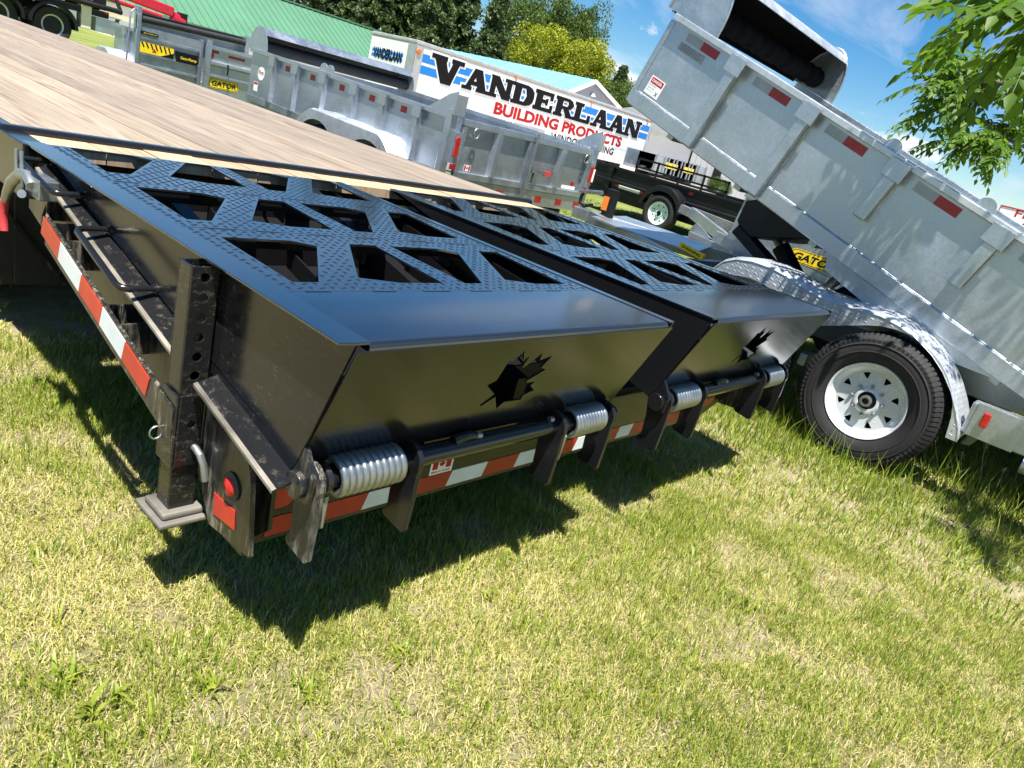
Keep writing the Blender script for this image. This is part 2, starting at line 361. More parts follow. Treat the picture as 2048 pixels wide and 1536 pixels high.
# ------------------------------------------------------------------ ground
def ground():
    m, nt, bs = newmat('lawn soil')
    v = wpos(nt)
    big = noise(nt, 0.9, 5, 0.6, v); fine = noise(nt, 130, 9, 0.8, v); mid = noise(nt, 7, 6, 0.65, v)
    soil = mixc(nt, rng(nt, fine, 0.3, 0.7, 0, 1), (0.26, 0.20, 0.13), (0.72, 0.61, 0.45))
    thatch = mixc(nt, rng(nt, fine, 0.35, 0.65, 0, 1), (0.16, 0.15, 0.05), (0.46, 0.42, 0.19))
    c = mixc(nt, rng(nt, mid, 0.42, 0.64, 0, 0.85), thatch, soil)
    # distance: green field, gravel yard
    far = mixc(nt, rng(nt, noise(nt, 0.5, 6, 0.7, v), 0.3, 0.7, 0, 1), (0.10, 0.14, 0.03), (0.22, 0.24, 0.07))
    sp = nt.nodes.new('ShaderNodeSeparateXYZ'); nt.links.new(v, sp.inputs[0])
    le = nt.nodes.new('ShaderNodeVectorMath'); le.operation = 'LENGTH'; nt.links.new(v, le.inputs[0])
    c = mixc(nt, rng(nt, le.outputs['Value'], 6, 11, 0, 1), c, far)
    grav = mixc(nt, rng(nt, noise(nt, 9, 6, 0.7, v), 0.3, 0.7, 0, 1), (0.34, 0.29, 0.23), (0.52, 0.46, 0.38))
    ge = nt.nodes.new('ShaderNodeMath'); ge.operation = 'MULTIPLY_ADD'; nt.links.new(noise(nt, 0.6, 5, 0.6, v), ge.inputs[0]); ge.inputs[1].default_value = 5.0; nt.links.new(sp.outputs['X'], ge.inputs[2])
    c = mixc(nt, rng(nt, ge.outputs[0], 18.5, 19.5, 0, 1), c, grav)
    nt.links.new(c, bs.inputs['Base Color']); bs.inputs['Roughness'].default_value = 0.95; bs.inputs['Specular IOR Level'].default_value = 0.15
    bump(nt, bs, fine, 1.0, 0.02)
    # one sheet: fine cells near the camera, coarse ones out to the horizon
    ax = sorted(set([-900, -400, -150, -60, -25, -12] + [round(-6 + 0.25*i, 2) for i in range(61)] + [12, 18, 25, 40, 70, 150, 400, 900]))
    ay = ax; n = len(ax)
    vs = []
    for y in ay:
        for x in ax:
            k = 1.0 if -6 <= x <= 9 and -6 <= y <= 9 else 0.0
            vs.append((x, y, k * 0.012 * (math.sin(x*2.1 + 0.7*y) + math.sin(y*2.9 - 1.1*x + 1))))
    fs = [(j*n+i, j*n+i+1, (j+1)*n+i+1, (j+1)*n+i) for j in range(n-1) for i in range(n-1)]
    b = MB(); b.add(vs, fs); o = b.build('ground', m, smooth=180); tag(o, kind='structure')
def gz(x, y): return 0.012 * (np.sin(x*2.1 + 0.7*y) + np.sin(y*2.9 - 1.1*x + 1))
ground()

# ------------------------------------------------------------------ flatbed trailer (origin: its rear left corner on the ground)
DECK = 0.864
FB = tag(empty('flatbed_trailer'), 'black flatbed trailer with wooden plank deck and two fold-over loading ramps', 'trailer')
M['flange_dust'] = plain('dusty flange edge', (0.13, 0.118, 0.095), 0.7, 0, 0.75)
def flatbed():
    x0, pitch = 0.031, 0.184
    long_plank = MB().prism([(0.0035, -0.038), (pitch-0.0035, -0.038), (pitch-0.0035, -0.006), (pitch-0.009, 0), (0.009, 0), (0.0035, -0.006)], 'y', 0, 10.75).mesh('plank', M['wood'])
    short_plank = MB().box((0.0025, 0, -0.038), (pitch-0.0025, 0.172, 0)).mesh('plank_end', M['wood_new'])
    for i in range(14):
        o = inst(long_plank, 'plank', FB, (x0 + i*pitch, 1.93, DECK - 0.002 + random.uniform(-0.0025, 0.0025)))
        o.rotation_euler.y = random.uniform(-0.006, 0.006)
    for i in range(14):
        inst(short_plank, 'plank_end', FB, (x0 + i*pitch, 1.702 + random.uniform(-0.002, 0.002), DECK - 0.004 + random.uniform(-0.002, 0.002)))
    xr = x0 + 14*pitch
    MB().box((-0.045, 1.64, 0.70), (0.029, 12.68, 0.866)).build('side_rail', M['black'], FB, bevel=0.004)
    MB().box((xr+0.002, 1.64, 0.70), (xr+0.05, 12.68, 0.858)).build('side_rail', M['black'], FB, bevel=0.004)
    MB().box((-0.043, 1.876, 0.70), (xr+0.048, 1.928, 0.880)).build('cross_rail', M['black'], FB, bevel=0.012)
    for x in (0.72, 1.90):
        MB().prism([(1.45,0.62),(1.7,0.72),(12.6,0.72),(12.6,0.42),(2.2,0.42)], 'x', x-0.06, x+0.06).build('main_beam', M['black_matte'], FB)
    for k in range(22):
        y = 2.1 + 0.49*k
        MB().box((0.03, y, 0.745), (xr, y+0.05, 0.822)).build('cross_member', M['black_matte'], FB)
    # dovetail: sloping frame below the ramps
    sl = 0.222
    zt = lambda y: 0.485 + sl*y
    prof = lambda d0, d1, ya, yb: [(ya, zt(ya)-d1), (yb, zt(yb)-d1), (yb, zt(yb)-d0), (ya, zt(ya)-d0)]
    MB().prism([(0.22, 0.27), (0.40, 0.25), (0.48, 0.36), (1.70, 0.66), (1.70, zt(1.70)-0.002), (0.30, zt(0.30)-0.004), (0.25, 0.44)], 'x', -0.008, 0.004).build('dovetail_side', M['black_dirty'], FB)
    MB().prism([(0.22, 0.27), (0.40, 0.25), (0.48, 0.36), (1.70, 0.66), (1.70, zt(1.70)-0.002), (0.30, zt(0.30)-0.004), (0.25, 0.44)], 'x', 2.586, 2.598).build('dovetail_side', M['black_dirty'], FB)
    MB().prism(prof(0.10, 0.106, 0.32, 1.68), 'x', 0.006, 2.584).build('dovetail_dark_sheet', M['black_matte'], FB)  # added sheet closing off light so the ramp openings look black
    for y in (0.42, 0.80, 1.18, 1.54):
        MB().prism(prof(0.02, 0.098, y, y+0.045), 'x', 0.006, 2.584).build('dovetail_cross_member', M['black_matte'], FB)
    for x in (0.3, 0.95, 1.75, 2.3):
        MB().prism(prof(0.015, 0.095, 0.35, 1.66), 'x', x, x+0.05).build('dovetail_beam', M['black_matte'], FB)
    # rub rail with stake pockets down the left of the dovetail
    zr = lambda y: 0.528 + 0.252*(y-0.62)                       # centre of the tape
    tape_b = [0.600, 0.742, 0.884, 1.03, 1.185, 1.322]
    rail = MB()
    ys = [0.47, 0.75, 1.05, 1.30]
    for a, b_ in zip(ys[:-1], ys[1:]):
        rail.prism([(a, zr(a)-0.045), (b_, zr(b_)-0.045), (b_, zr(b_)+0.036), (a, zr(a)+0.036)], 'x', -0.085, -0.076)
    rail.add([(-0.085, 1.30, zr(1.3)-0.045), (-0.085, 1.30, zr(1.3)+0.036), (-0.05, 1.40, zr(1.4)+0.036), (-0.05, 1.40, zr(1.4)-0.045),
              (-0.076, 1.30, zr(1.3)-0.045), (-0.076, 1.30, zr(1.3)+0.036), (-0.044, 1.39, zr(1.4)+0.036), (-0.044, 1.39, zr(1.4)-0.045)],
             [(0,1,2,3), (7,6,5,4), (0,4,5,1), (1,5,6,2), (2,6,7,3), (3,7,4,0)])
    rr = rail.build('rub_rail', M['black_dirty'], FB)
    for i in range(5):
        a, b_ = tape_b[i], tape_b[i+1]
        s = 0.008
        t = MB().prism([(a+s, zr(a)-0.026), (b_+s, zr(b_)-0.026), (b_-s, zr(b_)+0.026), (a-s, zr(a)+0.026)], 'x', -0.0868, -0.0852)
        t.build('reflective_tape', M['orange_red'] if i % 2 == 0 else M['white_tape'], rr)
    t = MB().add([(-0.0856, 1.325, zr(1.325)-0.026), (-0.0856, 1.325, zr(1.325)+0.026), (-0.0528, 1.397, zr(1.397)+0.026), (-0.0528, 1.397, zr(1.397)-0.026)], [(0,1,2,3)])
    t.xf(lambda p: p + Vector((-0.0012, -0.0008, 0))); t.build('reflective_tape', M['white_tape'], rr)
    for y in (0.78, 0.86, 1.16, 1.25):                            # pocket walls
        MB().prism([(y, zr(y)-0.04), (y+0.008, zr(y)-0.04), (y+0.008, zr(y)+0.042), (y, zr(y)+0.042)], 'x', -0.0758, -0.0085).build('stake_pocket', M['black_dirty'], FB)
    MB().prism([(1.39, 0.70), (1.40, 0.70), (1.40, 0.80), (1.39, 0.80)], 'x', -0.05, -0.0085).build('stake_pocket', M['black_dirty'], FB)
    # drop leg: sleeve, perforated square tube, foot plate, bent pin
    jx0, jx1, jy0, jy1 = -0.072, -0.010, 0.474, 0.536
    hole = lambda cx, cz, r=0.0105, n=14: [(cx + r*math.cos(2*math.pi*k/n), cz + r*math.sin(2*math.pi*k/n)) for k in range(n)]
    cx = (jx0+jx1)/2
    leg = MB()
    z0, z1 = 0.262, 0.855
    hs_ = [hole(cx, 0.83 - 0.0455*k) for k in range(6)] + [hole(cx, 0.5), hole(cx, 0.42)]
    leg.prism([(jx0, z0), (jx1, z0), (jx1, z1), (jx0, z1)], 'y', jy0, jy0+0.005, hs_)
    leg.prism([(jx0, z0), (jx1, z0), (jx1, z1), (jx0, z1)], 'y', jy1-0.005, jy1, hs_)
    leg.box((jx0, jy0+0.005, z0), (jx0+0.005, jy1-0.005, z1)); leg.box((jx1-0.005, jy0+0.005, z0), (jx1, jy1-0.005, z1))
    lg = leg.build('drop_leg', M['black_side'], FB, bevel=0.0018)
    ft = MB().box((jx0-0.032, jy0-0.035, 0.232), (jx1+0.03, jy1+0.04, 0.2445)); ft.build('foot_plate', M['dusty_plate'], lg, bevel=0.004)
    ft = MB().box((jx0-0.02, jy0-0.02, 0.2445), (jx1+0.018, jy1+0.02, 0.262)); ft.build('foot_collar', M['dusty_plate'], lg, bevel=0.006)
    sv = MB()
    e = 0.0085
    ztop, zbot = 0.56, 0.378
    a0, a1, b0, b1 = jx0-e, jx1+e-0.008, jy0-e, jy1+e
    sv.box((a0, b0, zbot), (a0+0.007, b1, ztop)); sv.box((a1-0.007, b0, zbot), (a1, b1, ztop))
    sv.prism([(a0+0.007, zbot), (a1-0.007, zbot), (a1-0.007, ztop), (a0+0.007, ztop)], 'y', b0, b0+0.007, [hole(cx, 0.485, 0.009)])
    sv.box((a0+0.007, b1-0.007, zbot), (a1-0.007, b1, ztop))
    sv.build('leg_sleeve', M['black_side'], FB, bevel=0.003)
    pin = MB().tube([(cx+0.012, jy0+0.03, 0.425), (cx+0.012, jy0-0.018, 0.425), (cx+0.014, jy0-0.034, 0.418), (cx+0.020, jy0-0.043, 0.395), (cx+0.026, jy0-0.048, 0.355)], 0.0085, 12)
    pin.build('leg_pin', M['zinc'], FB, smooth=40)
    ring = MB().tube([(a0-0.012+0.014*math.cos(t), b1-0.02, 0.445+0.016*math.sin(t)) for t in np.linspace(0, 2*math.pi, 17)], 0.0022, 6)
    ring.build('hitch_pin_ring', M['zinc'], FB, smooth=60)
    # side marker lamp + reflector on the dovetail side
    lc = PX(464, 973, -0.009)
    MB().lathe([(0.0, -0.004), (0.024, -0.004), (0.034, 0.0), (0.034, 0.004), (0.0, 0.004)], (lc.x-0.003, lc.y, lc.z), 'x', 28).build('lamp_gasket', M['flap'], FB, smooth=40)
    ln = MB().lathe([(0.0, -0.008), (0.012, -0.0065), (0.021, -0.003), (0.022, 0.0), (0.0, 0.0)], (lc.x-0.0065, lc.y, lc.z), 'x', 24).build('marker_lamp', M['lens'], FB, smooth=60)
    q = [PX(*p, -0.0105) for p in ((428, 985), (469, 1022), (467, 1060), (426, 1027))]
    MB().add(q + [p + Vector((0.002, 0, 0)) for p in q], [(0,1,2,3), (7,6,5,4), (0,4,5,1), (1,5,6,2), (2,6,7,3), (3,7,4,0)]).build('side_reflector', M['orange_red'], FB)
    # bumper behind the hinge
    bp = [(0.012, 0.232), (2.30, 0.232), (2.52, 0.305), (2.584, 0.36), (2.584, 0.44), (0.012, 0.44)]
    bm_ = MB().prism(bp, 'y', 0.302, 0.352).build('bumper', M['black'], FB, bevel=0.003)
    MB().box((0.006, 0.27, 0.236), (0.016, 0.352, 0.445)).build('bumper_end', M['black_dirty'], FB, bevel=0.002)
    MB().prism([(0.255, 0.30), (0.302, 0.255), (0.302, 0.43), (0.262, 0.44)], 'x', 0.055, 0.066).build('bumper_gusset', M['black_dirty'], FB)
    xs = [0.085, 0.372, 0.526, 0.682, 0.838, 0.992, 1.150, 1.318, 1.45, 1.60, 1.70, 1.86, 1.96, 2.20]
    for i in range(len(xs)-1):
        sk = 0.008
        a, b_ = xs[i], xs[i+1]-0.0006
        t = MB().prism([(a-sk, 0.2475), (b_-sk, 0.2475), (b_+sk, 0.298), (a+sk, 0.298)], 'y', 0.3002, 0.3016)
        t.build('reflective_tape', M['red'] if i % 2 == 0 else M['white_tape'], bm_)
    MB().prism([(2.29, 0.285), (2.40, 0.30), (2.41, 0.335), (2.30, 0.32)], 'y', 0.3002, 0.3016).build('reflective_tape', M['orange_red'], bm_)
    def oval(cx, cz, w, h, n=9):
        r = h/2; pts = []
        for k in range(n): a = -math.pi/2 + math.pi*k/(n-1); pts.append((cx + w/2 - r + r*math.cos(a), cz + r*math.sin(a)))
        for k in range(n): a = math.pi/2 + math.pi*k/(n-1); pts.append((cx - w/2 + r + r*math.cos(a), cz + r*math.sin(a)))
        return pts
    for (x, z, w_, h_, mt) in ((0.105, 0.352, 0.075, 0.055, 'lens'), (0.215, 0.352, 0.034, 0.034, 'lens'), (0.335, 0.352, 0.15, 0.048, 'lens'), (2.23, 0.362, 0.15, 0.05, 'amber'), (2.41, 0.375, 0.15, 0.05, 'amber')):
        MB().prism(oval(x, z, w_+0.022, h_+0.02), 'y', 0.2975, 0.3035).build('lamp_gasket', M['flap'], bm_)
        MB().prism(oval(x, z, w_, h_), 'y', 0.2935, 0.2975).build('tail_lamp', M[mt], bm_, bevel=0.003)
    # "Made in Canada" flag sticker
    o = Vector((0.592, 0.3008, 0.3005)); W_, H_ = 0.090, 0.052
    st = MB(); slab(st, o, (W_, 0, 0), (0, 0, H_), (0, -0.0008, 0)); st = st.build('flag_sticker', M['sticker'], bm_)
    mk = MB(); yq = 0.2997
    slab(mk, (o.x+0.008, yq, o.z+0.017), (0.021, 0, 0), (0, 0, 0.030), (0, -0.0004, 0)); slab(mk, (o.x+0.061, yq, o.z+0.017), (0.021, 0, 0), (0, 0, 0.030), (0, -0.0004, 0))
    mk.prism([(o.x+0.045 + a*0.013, o.z+0.032 + b*0.013) for a, b in LEAF], 'y', yq-0.0004, yq)
    text_on(mk, 'Made in Canada', (o.x+0.008, yq, o.z+0.005), (0.074, 0, 0), (0, 0, 0.008), 0.02)
    mk.build('sticker_print', M['ink_red'], st)
    pl = MB(); slab(pl, (1.85, 0.3008, 0.312), (0.16, 0, 0), (0, 0, 0.03), (0, -0.001, 0)); pl = pl.build('maker_plate', M['sticker'], bm_)
    tx = MB(); text_on(tx, 'CANADA', (1.86, 0.2990, 0.317), (0.14, 0, 0), (0, 0, 0.02), 0.02); tx.build('plate_print', M['ink'], pl)
    # mud flap and wheel at the far end of the visible side
    for k in range(4):
        MB().box((-0.04 + 0.165*k, 2.30, 0.20), (0.118 + 0.165*k, 2.312, 0.70)).build('mud_flap', M['flap'], FB)
    MB().beam((-0.03, 2.29, 0.66), (0.30, 2.29, 0.205), 0.012, 0.03, (0,1,0)).build('flap_brace', M['black_dirty'], FB)
    for y in (2.9, 3.8):
        make_wheel(FB, (0.02, y, 0.362), 'rim', full=False)
        make_wheel(FB, (2.40, y, 0.362), 'rim', full=False)
    # small lever latch with red grip on the left rail
    x = -0.10
    def P(px, py, dx=0.0): return PX(px, py, x + dx)
    bk = MB(); a = P(52, 345); b_ = P(72, 400)
    bk.box((-0.098, b_.y-0.012, b_.z), (-0.046, a.y+0.012, a.z)); lv = bk.build('latch_bracket', M['zinc'], FB, bevel=0.003)
    arm = MB().tube([P(64, 372), P(56, 352), P(40, 348), P(24, 362), P(14, 385), P(9, 402)], [0.014, 0.016, 0.017, 0.016, 0.013, 0.011], 10)
    arm.build('latch_arm', M['zinc'], lv, smooth=50)
    MB().tube([P(9, 400), P(6, 425), P(9, 462)], [0.0125, 0.013, 0.0105], 12).build('latch_grip', M['grip'], lv, smooth=50)
    MB().cyl(P(43, 388, -0.03), P(46, 384, 0.03), 0.011, 12).build('latch_bolt', M['zinc'], lv, smooth=40)
    MB().cyl(P(33, 297), P(33, 350), 0.0055, 10).build('latch_rod', M['zinc'], lv, smooth=40)
    MB().cyl(P(43, 302), P(46, 375), 0.0055, 10).build('latch_rod', M['zinc'], lv, smooth=40)

# eleven point maple leaf, unit height about 2 (stem at -1)
_half = [(0.0, 1.0), (0.17, 0.68), (0.38, 0.78), (0.31, 0.30), (0.37, 0.26), (0.58, 0.48), (0.62, 0.34), (0.93, 0.40), (0.82, 0.12), (0.95, 0.04), (0.54, -0.34), (0.60, -0.56), (0.07, -0.48), (0.045, -0.85)]
LEAF = _half + [(-a, b) for a, b in reversed(_half[1:])]

# ---- wheels (axis along x, outer face towards -x)
_wh = {}
def make_wheel(parent, loc, rimmat, full=True, r=0.366, wd=0.225, rr=0.213, sub=None):
    key = (full, r, wd, rr)
    if key not in _wh:
        h = wd/2
        t = MB().lathe([(rr-0.008, -h*0.72), (rr+0.016, -h*0.93), (rr+(r-rr)*0.45, -h*1.03), (r-0.045, -h*0.99), (r-0.018, -h*0.86), (r-0.006, -h*0.7), (r, -h*0.3), (r, h*0.3), (r-0.006, h*0.7), (r-0.018, h*0.86), (r-0.06, h), (rr+0.016, h*0.93), (rr-0.008, h*0.72)], (0,0,0), 'x', 72)
        if full:
            n = 84
            for k in range(n):
                a = 2*math.pi*k/n
                ca, sa = math.cos(a), math.sin(a)
                for (xa, xb, ra, rb, ph) in ((-h*0.98, -h*0.62, r-0.030, r+0.001, 0), (-h*0.52, -h*0.2, r-0.004, r+0.004, .5), (-h*0.14, h*0.14, r-0.004, r+0.004, 0), (h*0.2, h*0.52, r-0.004, r+0.004, .5)):
                    a2 = a + ph*2*math.pi/n; wv = 0.62*math.pi*r/n
                    rad = Vector((0, math.cos(a2), math.sin(a2))); tan = Vector((0, -math.sin(a2), math.cos(a2)))
                    vs = []
                    for x_, r_ in ((xa, ra), (xb, rb)):
                        for s_ in (-1, 1):
                            for d_ in (-0.012, 0.005): vs.append(rad*(r_+d_) + tan*(s_*wv) + Vector((x_, 0, 0)))
                    t.add(vs, [(0,1,3,2), (4,6,7,5), (0,4,5,1), (2,3,7,6), (1,5,7,3), (0,2,6,4)])
            # raised ring and lettering ribs on the side wall
            t.lathe([(rr+0.055, -h*1.035), (rr+0.06, -h*1.05), (rr+0.065, -h*1.035)], (0,0,0), 'x', 60)
            t.lathe([(r-0.055, -h*1.02), (r-0.05, -h*1.04), (r-0.045, -h*1.01)], (0,0,0), 'x', 60)
        tyre = t.mesh('tyre', M['rubber'], 35)
        rm = MB().lathe([(rr, -h*0.80), (rr-0.004, -h*0.86), (rr-0.012, -h*0.82), (rr-0.016, -h*0.66), (rr-0.026, -h*0.54), (rr-0.046, -h*0.42), (rr-0.055, -h*0.34), (rr-0.045, -h*0.28), (rr-0.01, h*0.75), (rr, h*0.78)], (0,0,0), 'x', 56, closed=True)
        n = 48; Ro = rr-0.045
        circ = [(Ro*math.cos(2*math.pi*k/n), Ro*math.sin(2*math.pi*k/n)) for k in range(n)]
        holes = []
        nh = 8
        for k in range(nh):
            a = 2*math.pi*(k+0.5)/nh
            def pt(r_, da): return (r_*math.cos(a+da), r_*math.sin(a+da))
            holes.append([pt(Ro*0.92, -0.13), pt(Ro*0.93, 0), pt(Ro*0.92, 0.13), pt(Ro*0.78, 0.07), pt(Ro*0.70, 0.0), pt(Ro*0.78, -0.07)])
        holes.append([(0.05*math.cos(-2*math.pi*k/20), 0.05*math.sin(-2*math.pi*k/20)) for k in range(20)])
        rm.prism(circ, 'x', -h*0.42, -h*0.36, holes)
        rm.lathe([(0.050, -h*0.54), (0.062, -h*0.54), (0.075, -h*0.43), (0.070, -h*0.36), (0.050, -h*0.36)], (0,0,0), 'x', 32)
        rim = rm
        back = MB().lathe([(0.0, h*0.1), (rr-0.03, h*0.1), (rr-0.03, h*0.2), (0.0, h*0.2)], (0,0,0), 'x', 24).mesh('brake_drum', M['black_matte'])
        hub = MB().lathe([(0.0, -h*0.66), (0.020, -h*0.66), (0.022, -h*0.72), (0.030, -h*0.72), (0.032, -h*0.45), (0.049, -h*0.42), (0.049, -h*0.2), (0.0, -h*0.2)], (0,0,0), 'x', 28).mesh('hub', M['black_matte'], 35)
        cap = MB().lathe([(0.018, -h*0.80), (0.030, -h*0.80), (0.032, -h*0.70), (0.018, -h*0.70)], (0,0,0), 'x', 24).mesh('hub_cap', M['zinc'], 35)
        nut = MB().lathe([(0.0, -0.016), (0.006, -0.016), (0.010, -0.012), (0.011, 0.0), (0.0, 0.0)], (0,0,0), 'x', 6).mesh('lug_nut', M['zinc'])
        _wh[key] = (tyre, {}, rim, back, hub, cap, nut)
    tyre, rims, rim, back, hub, cap, nut = _wh[key]
    if rimmat not in rims: rims[rimmat] = rim.mesh('rim', M[rimmat], 30)
    wt = inst(tyre, 'wheel', parent, loc)
    wr = inst(rims[rimmat], 'rim', wt); inst(back, 'brake_drum', wt); inst(hub, 'hub', wt)
    if full:
        inst(cap, 'hub_cap', wt)
        for k in range(8):
            a = 2*math.pi*k/8
            inst(nut, 'lug_nut', wt, (-(wd/2)*0.42, 0.083*math.cos(a), 0.083*math.sin(a)))
    return wt

# ---- fold-over ramp (local x = 0 at its left wall)
def lug_grid(mb, inside, x0, x1, y0, y1, z, p=0.0275):
    """raised tear-drop lugs of tread plate"""
    ny = int((y1-y0)/p*1.0); nx = int((x1-x0)/p)
    for j in range(ny):
        for i in range(nx):
            cx = x0 + (i + 0.5)*p; cy = y0 + (j + 0.5)*p
            d = 1 if (i + j) % 2 else -1
            ux, uy = (0.96, 0.28) if d > 0 else (-0.28, 0.96)
            L, wv, h = 0.0125, 0.0036, 0.0019
            ends = [(cx+ux*L*s, cy+uy*L*s) for s in (-1, 1)]
            if not all(inside(ex, ey) for ex, ey in ends): continue
            px_, py_ = -uy*wv, ux*wv
            vs = [(ends[0][0], ends[0][1], z), (cx+px_-ux*L*.3, cy+py_-uy*L*.3, z), (cx+px_+ux*L*.3, cy+py_+uy*L*.3, z), (ends[1][0], ends[1][1], z), (cx-px_+ux*L*.3, cy-py_+uy*L*.3, z), (cx-px_-ux*L*.3, cy-py_-uy*L*.3, z),
                  (cx-ux*L*.45, cy-uy*L*.45, z+h), (cx+ux*L*.45, cy+uy*L*.45, z+h)]
            mb.add(vs, [(0,6,1), (1,6,7,2), (2,7,3), (3,7,4), (4,7,6,5), (5,6,0)])
def pip(poly, x, y):
    c = False; n = len(poly)
    for i in range(n):
        x1, y1 = poly[i]; x2, y2 = poly[(i+1) % n]
        if (y1 > y) != (y2 > y) and x < (x2-x1)*(y-y1)/(y2-y1)+x1: c = not c
    return c
HA = [(0.098, 0.69), (0.29, 0.692), (0.345, 0.652), (0.152, 0.35), (0.086, 0.35)]
HB = [(0.476, 0.69), (0.566, 0.69), (0.530, 0.35), (0.388, 0.35), (0.285, 0.386)]
SPRING_TURNS = 10
def ramp_part(xo, wid, muddy_flange):
    body = MB()
    zb = lambda y: 0.497 + 0.222*y
    wall = [(0.002, 0.861), (0.118, 0.56), (0.14, zb(0.14)), (1.64, zb(1.64)), (1.70, 0.861)]
    o = body.prism(wall, 'x', 0.0, 0.006).build('ramp', M['black_side'] if muddy_flange else M['black'], FB); o.location = (xo, 0, 0)
    MB().prism(wall, 'x', wid-0.006, wid).build('ramp_wall', M['black'], o)
    # outward flange at the foot of the left wall, notched round the drop leg
    for ya, yb in ((0.105, 0.455), (0.565, 1.50)):
        f = MB().add([(-0.052, ya, zb(ya)-0.004), (0.0, ya, zb(ya)+0.012), (0.0, yb, zb(yb)+0.012), (-0.052, yb, zb(yb)-0.004),
                      (-0.052, ya, zb(ya)-0.010), (0.0, ya, zb(ya)+0.006), (0.0, yb, zb(yb)+0.006), (-0.052, yb, zb(yb)-0.010)],
                     [(0,1,2,3), (7,6,5,4), (0,4,5,1), (2,6,7,3), (3,7,4,0)])
        if muddy_flange: f.build('wall_flange', M['black_side'], o)
        g = MB().add([(-0.0535, ya, zb(ya)-0.0105), (-0.0535, yb, zb(yb)-0.0105), (-0.0535, yb, zb(yb)-0.0035), (-0.0535, ya, zb(ya)-0.0035), (-0.044, ya, zb(ya)-0.0006), (-0.044, yb, zb(yb)-0.0006)], [(0,1,2,3), (3,2,5,4)])
        if muddy_flange: g.build('dusty_flange_edge', M['flange_dust'], o)
    # top: flanges, smooth rear plate, three tread plates
    fl0 = -0.034 if muddy_flange else -0.004
    MB().prism([(fl0, 0.006), (0.0, 0.0), (0.032, 0.0), (0.032, 1.70), (fl0, 1.70)], 'z', 0.862, 0.8675).build('top_flange', M['black_top'], o, bevel=0.0015)
    MB().prism([(wid-0.03, 0.0), (wid, 0.0), (wid, 1.70), (wid-0.03, 1.70)], 'z', 0.8625, 0.8665).build('top_flange', M['black_top'], o, bevel=0.0015)
    top = MB()
    arc = [(0.014 + 0.014*math.cos(a), 0.8505 + 0.0135*math.sin(a)) for a in np.linspace(math.pi/2, math.pi*1.1, 7)]
    top.prism([(0.2885, 0.864)] + arc + [(0.2885, 0.859)], 'x', 0.0325, wid-0.0305)
    top.build('rear_plate', M['black_top'], o, smooth=35)
    rows = [(0.290, 0.768, 0.0), (0.772, 1.232, 0.495), (1.236, 1.705, 1.005)]
    for ya, yb, dy in rows:
        hs_ = [[(x+dx, y+dy) for x, y in reversed(H)] for H in (HA, HB) for dx in (0.0, 0.525)]
        MB().prism([(0.0325, ya), (wid-0.0305, ya), (wid-0.0305, yb), (0.0325, yb)], 'z', 0.858, 0.864, hs_).build('tread_plate', M['tread'], o)
        lg = MB()
        lug_grid(lg, lambda x, y: not any(pip(h, x, y) for h in hs_), 0.040, wid-0.038, ya+0.006, yb-0.004, 0.864)
        tag(lg.build('tread_lugs', M['tread'], o), kind='stuff')
        # side ribs of angle section under the plate edge (seen through the openings)
        MB().box((0.04, ya+0.004, 0.815), (wid-0.04, ya+0.012, 0.857)).build('plate_rib', M['black_matte'], o)
        for xx in (0.20, 0.62, 0.98):
            MB().beam((xx, ya+0.02, 0.80), (xx+0.13, yb-0.02, 0.80), 0.006, 0.05).build('ramp_brace', M['black_matte'], o)
        wl = MB()
        for k in range(6):
            xa = 0.06 + (wid-0.16)*k/6 + random.uniform(0, 0.05)
            wl.box((xa, ya-0.0045, 0.8605), (xa+random.uniform(0.05, 0.1), ya+0.0025, 0.8655))
        wl.build('weld_bead', M['tread'], o)
    # end plate with a cut-out maple leaf, leaning in below
    T = Vector((0, 0.0015, 0.850)); Bm = Vector((0, 0.128, 0.545)); dv = (Bm-T); Ls = dv.length; dn = dv.normalized()
    ca, sa = math.cos(R(-44)), math.sin(R(-44))
    leaf = []
    for a, b_ in LEAF:
        lx, lz = a*0.122, b_*0.118
        leaf.append((0.545 + lx*ca - lz*sa, 0.150 - (lx*sa + lz*ca)))
    tris_o = [(0.0065, 0), (wid-0.0065, 0), (wid-0.0065, Ls), (0.0065, Ls)]
    ep = MB().prism(tris_o, 'z', 0.0, 0.005, [leaf])
    nrm = Vector((0, dn.z, -dn.y)) * -1
    ep.xf(lambda p: Vector((p.x, 0, 0)) + T + dn*p.y + nrm*(-p.z))
    ep.build('end_plate', M['black'], o)
    # hinge tube, springs, claws
    HY, HZ = 0.10, 0.523
    MB().cyl((0.03, HY, HZ), (wid-0.02, HY, HZ), 0.0255, 24).build('hinge_tube', M['black'], o, smooth=40)
    def claw(x, th=0.014, mud=False):
        pts = [(HY+0.048*math.cos(a), HZ+0.048*math.sin(a)) for a in np.linspace(R(-12), R(200), 13)]
        pl = pts + [(HY-0.046, HZ-0.07), (HY-0.042, 0.352), (HY-0.034, 0.343), (HY+0.034, 0.352), (HY+0.044, 0.362), (HY+0.030, 0.385), (HY+0.034, HZ-0.07)]
        MB().prism(pl, 'x', x, x+th).build('ramp_claw', M['black_muddy'] if mud else M['black'], o, bevel=0.002)
    for x, md in ((0.022, muddy_flange), (0.285, False), (wid-0.325, False), (wid-0.075, False)): claw(x, mud=md)
    MB().prism([(HY-0.035, HZ-0.03), (HY+0.03, HZ-0.04), (HY+0.05, 0.60), (HY+0.01, 0.62), (HY-0.04, HZ+0.03)], 'x', 0.002, 0.016).build('hinge_lug', M['black_dirty'] if muddy_flange else M['black'], o, bevel=0.002)
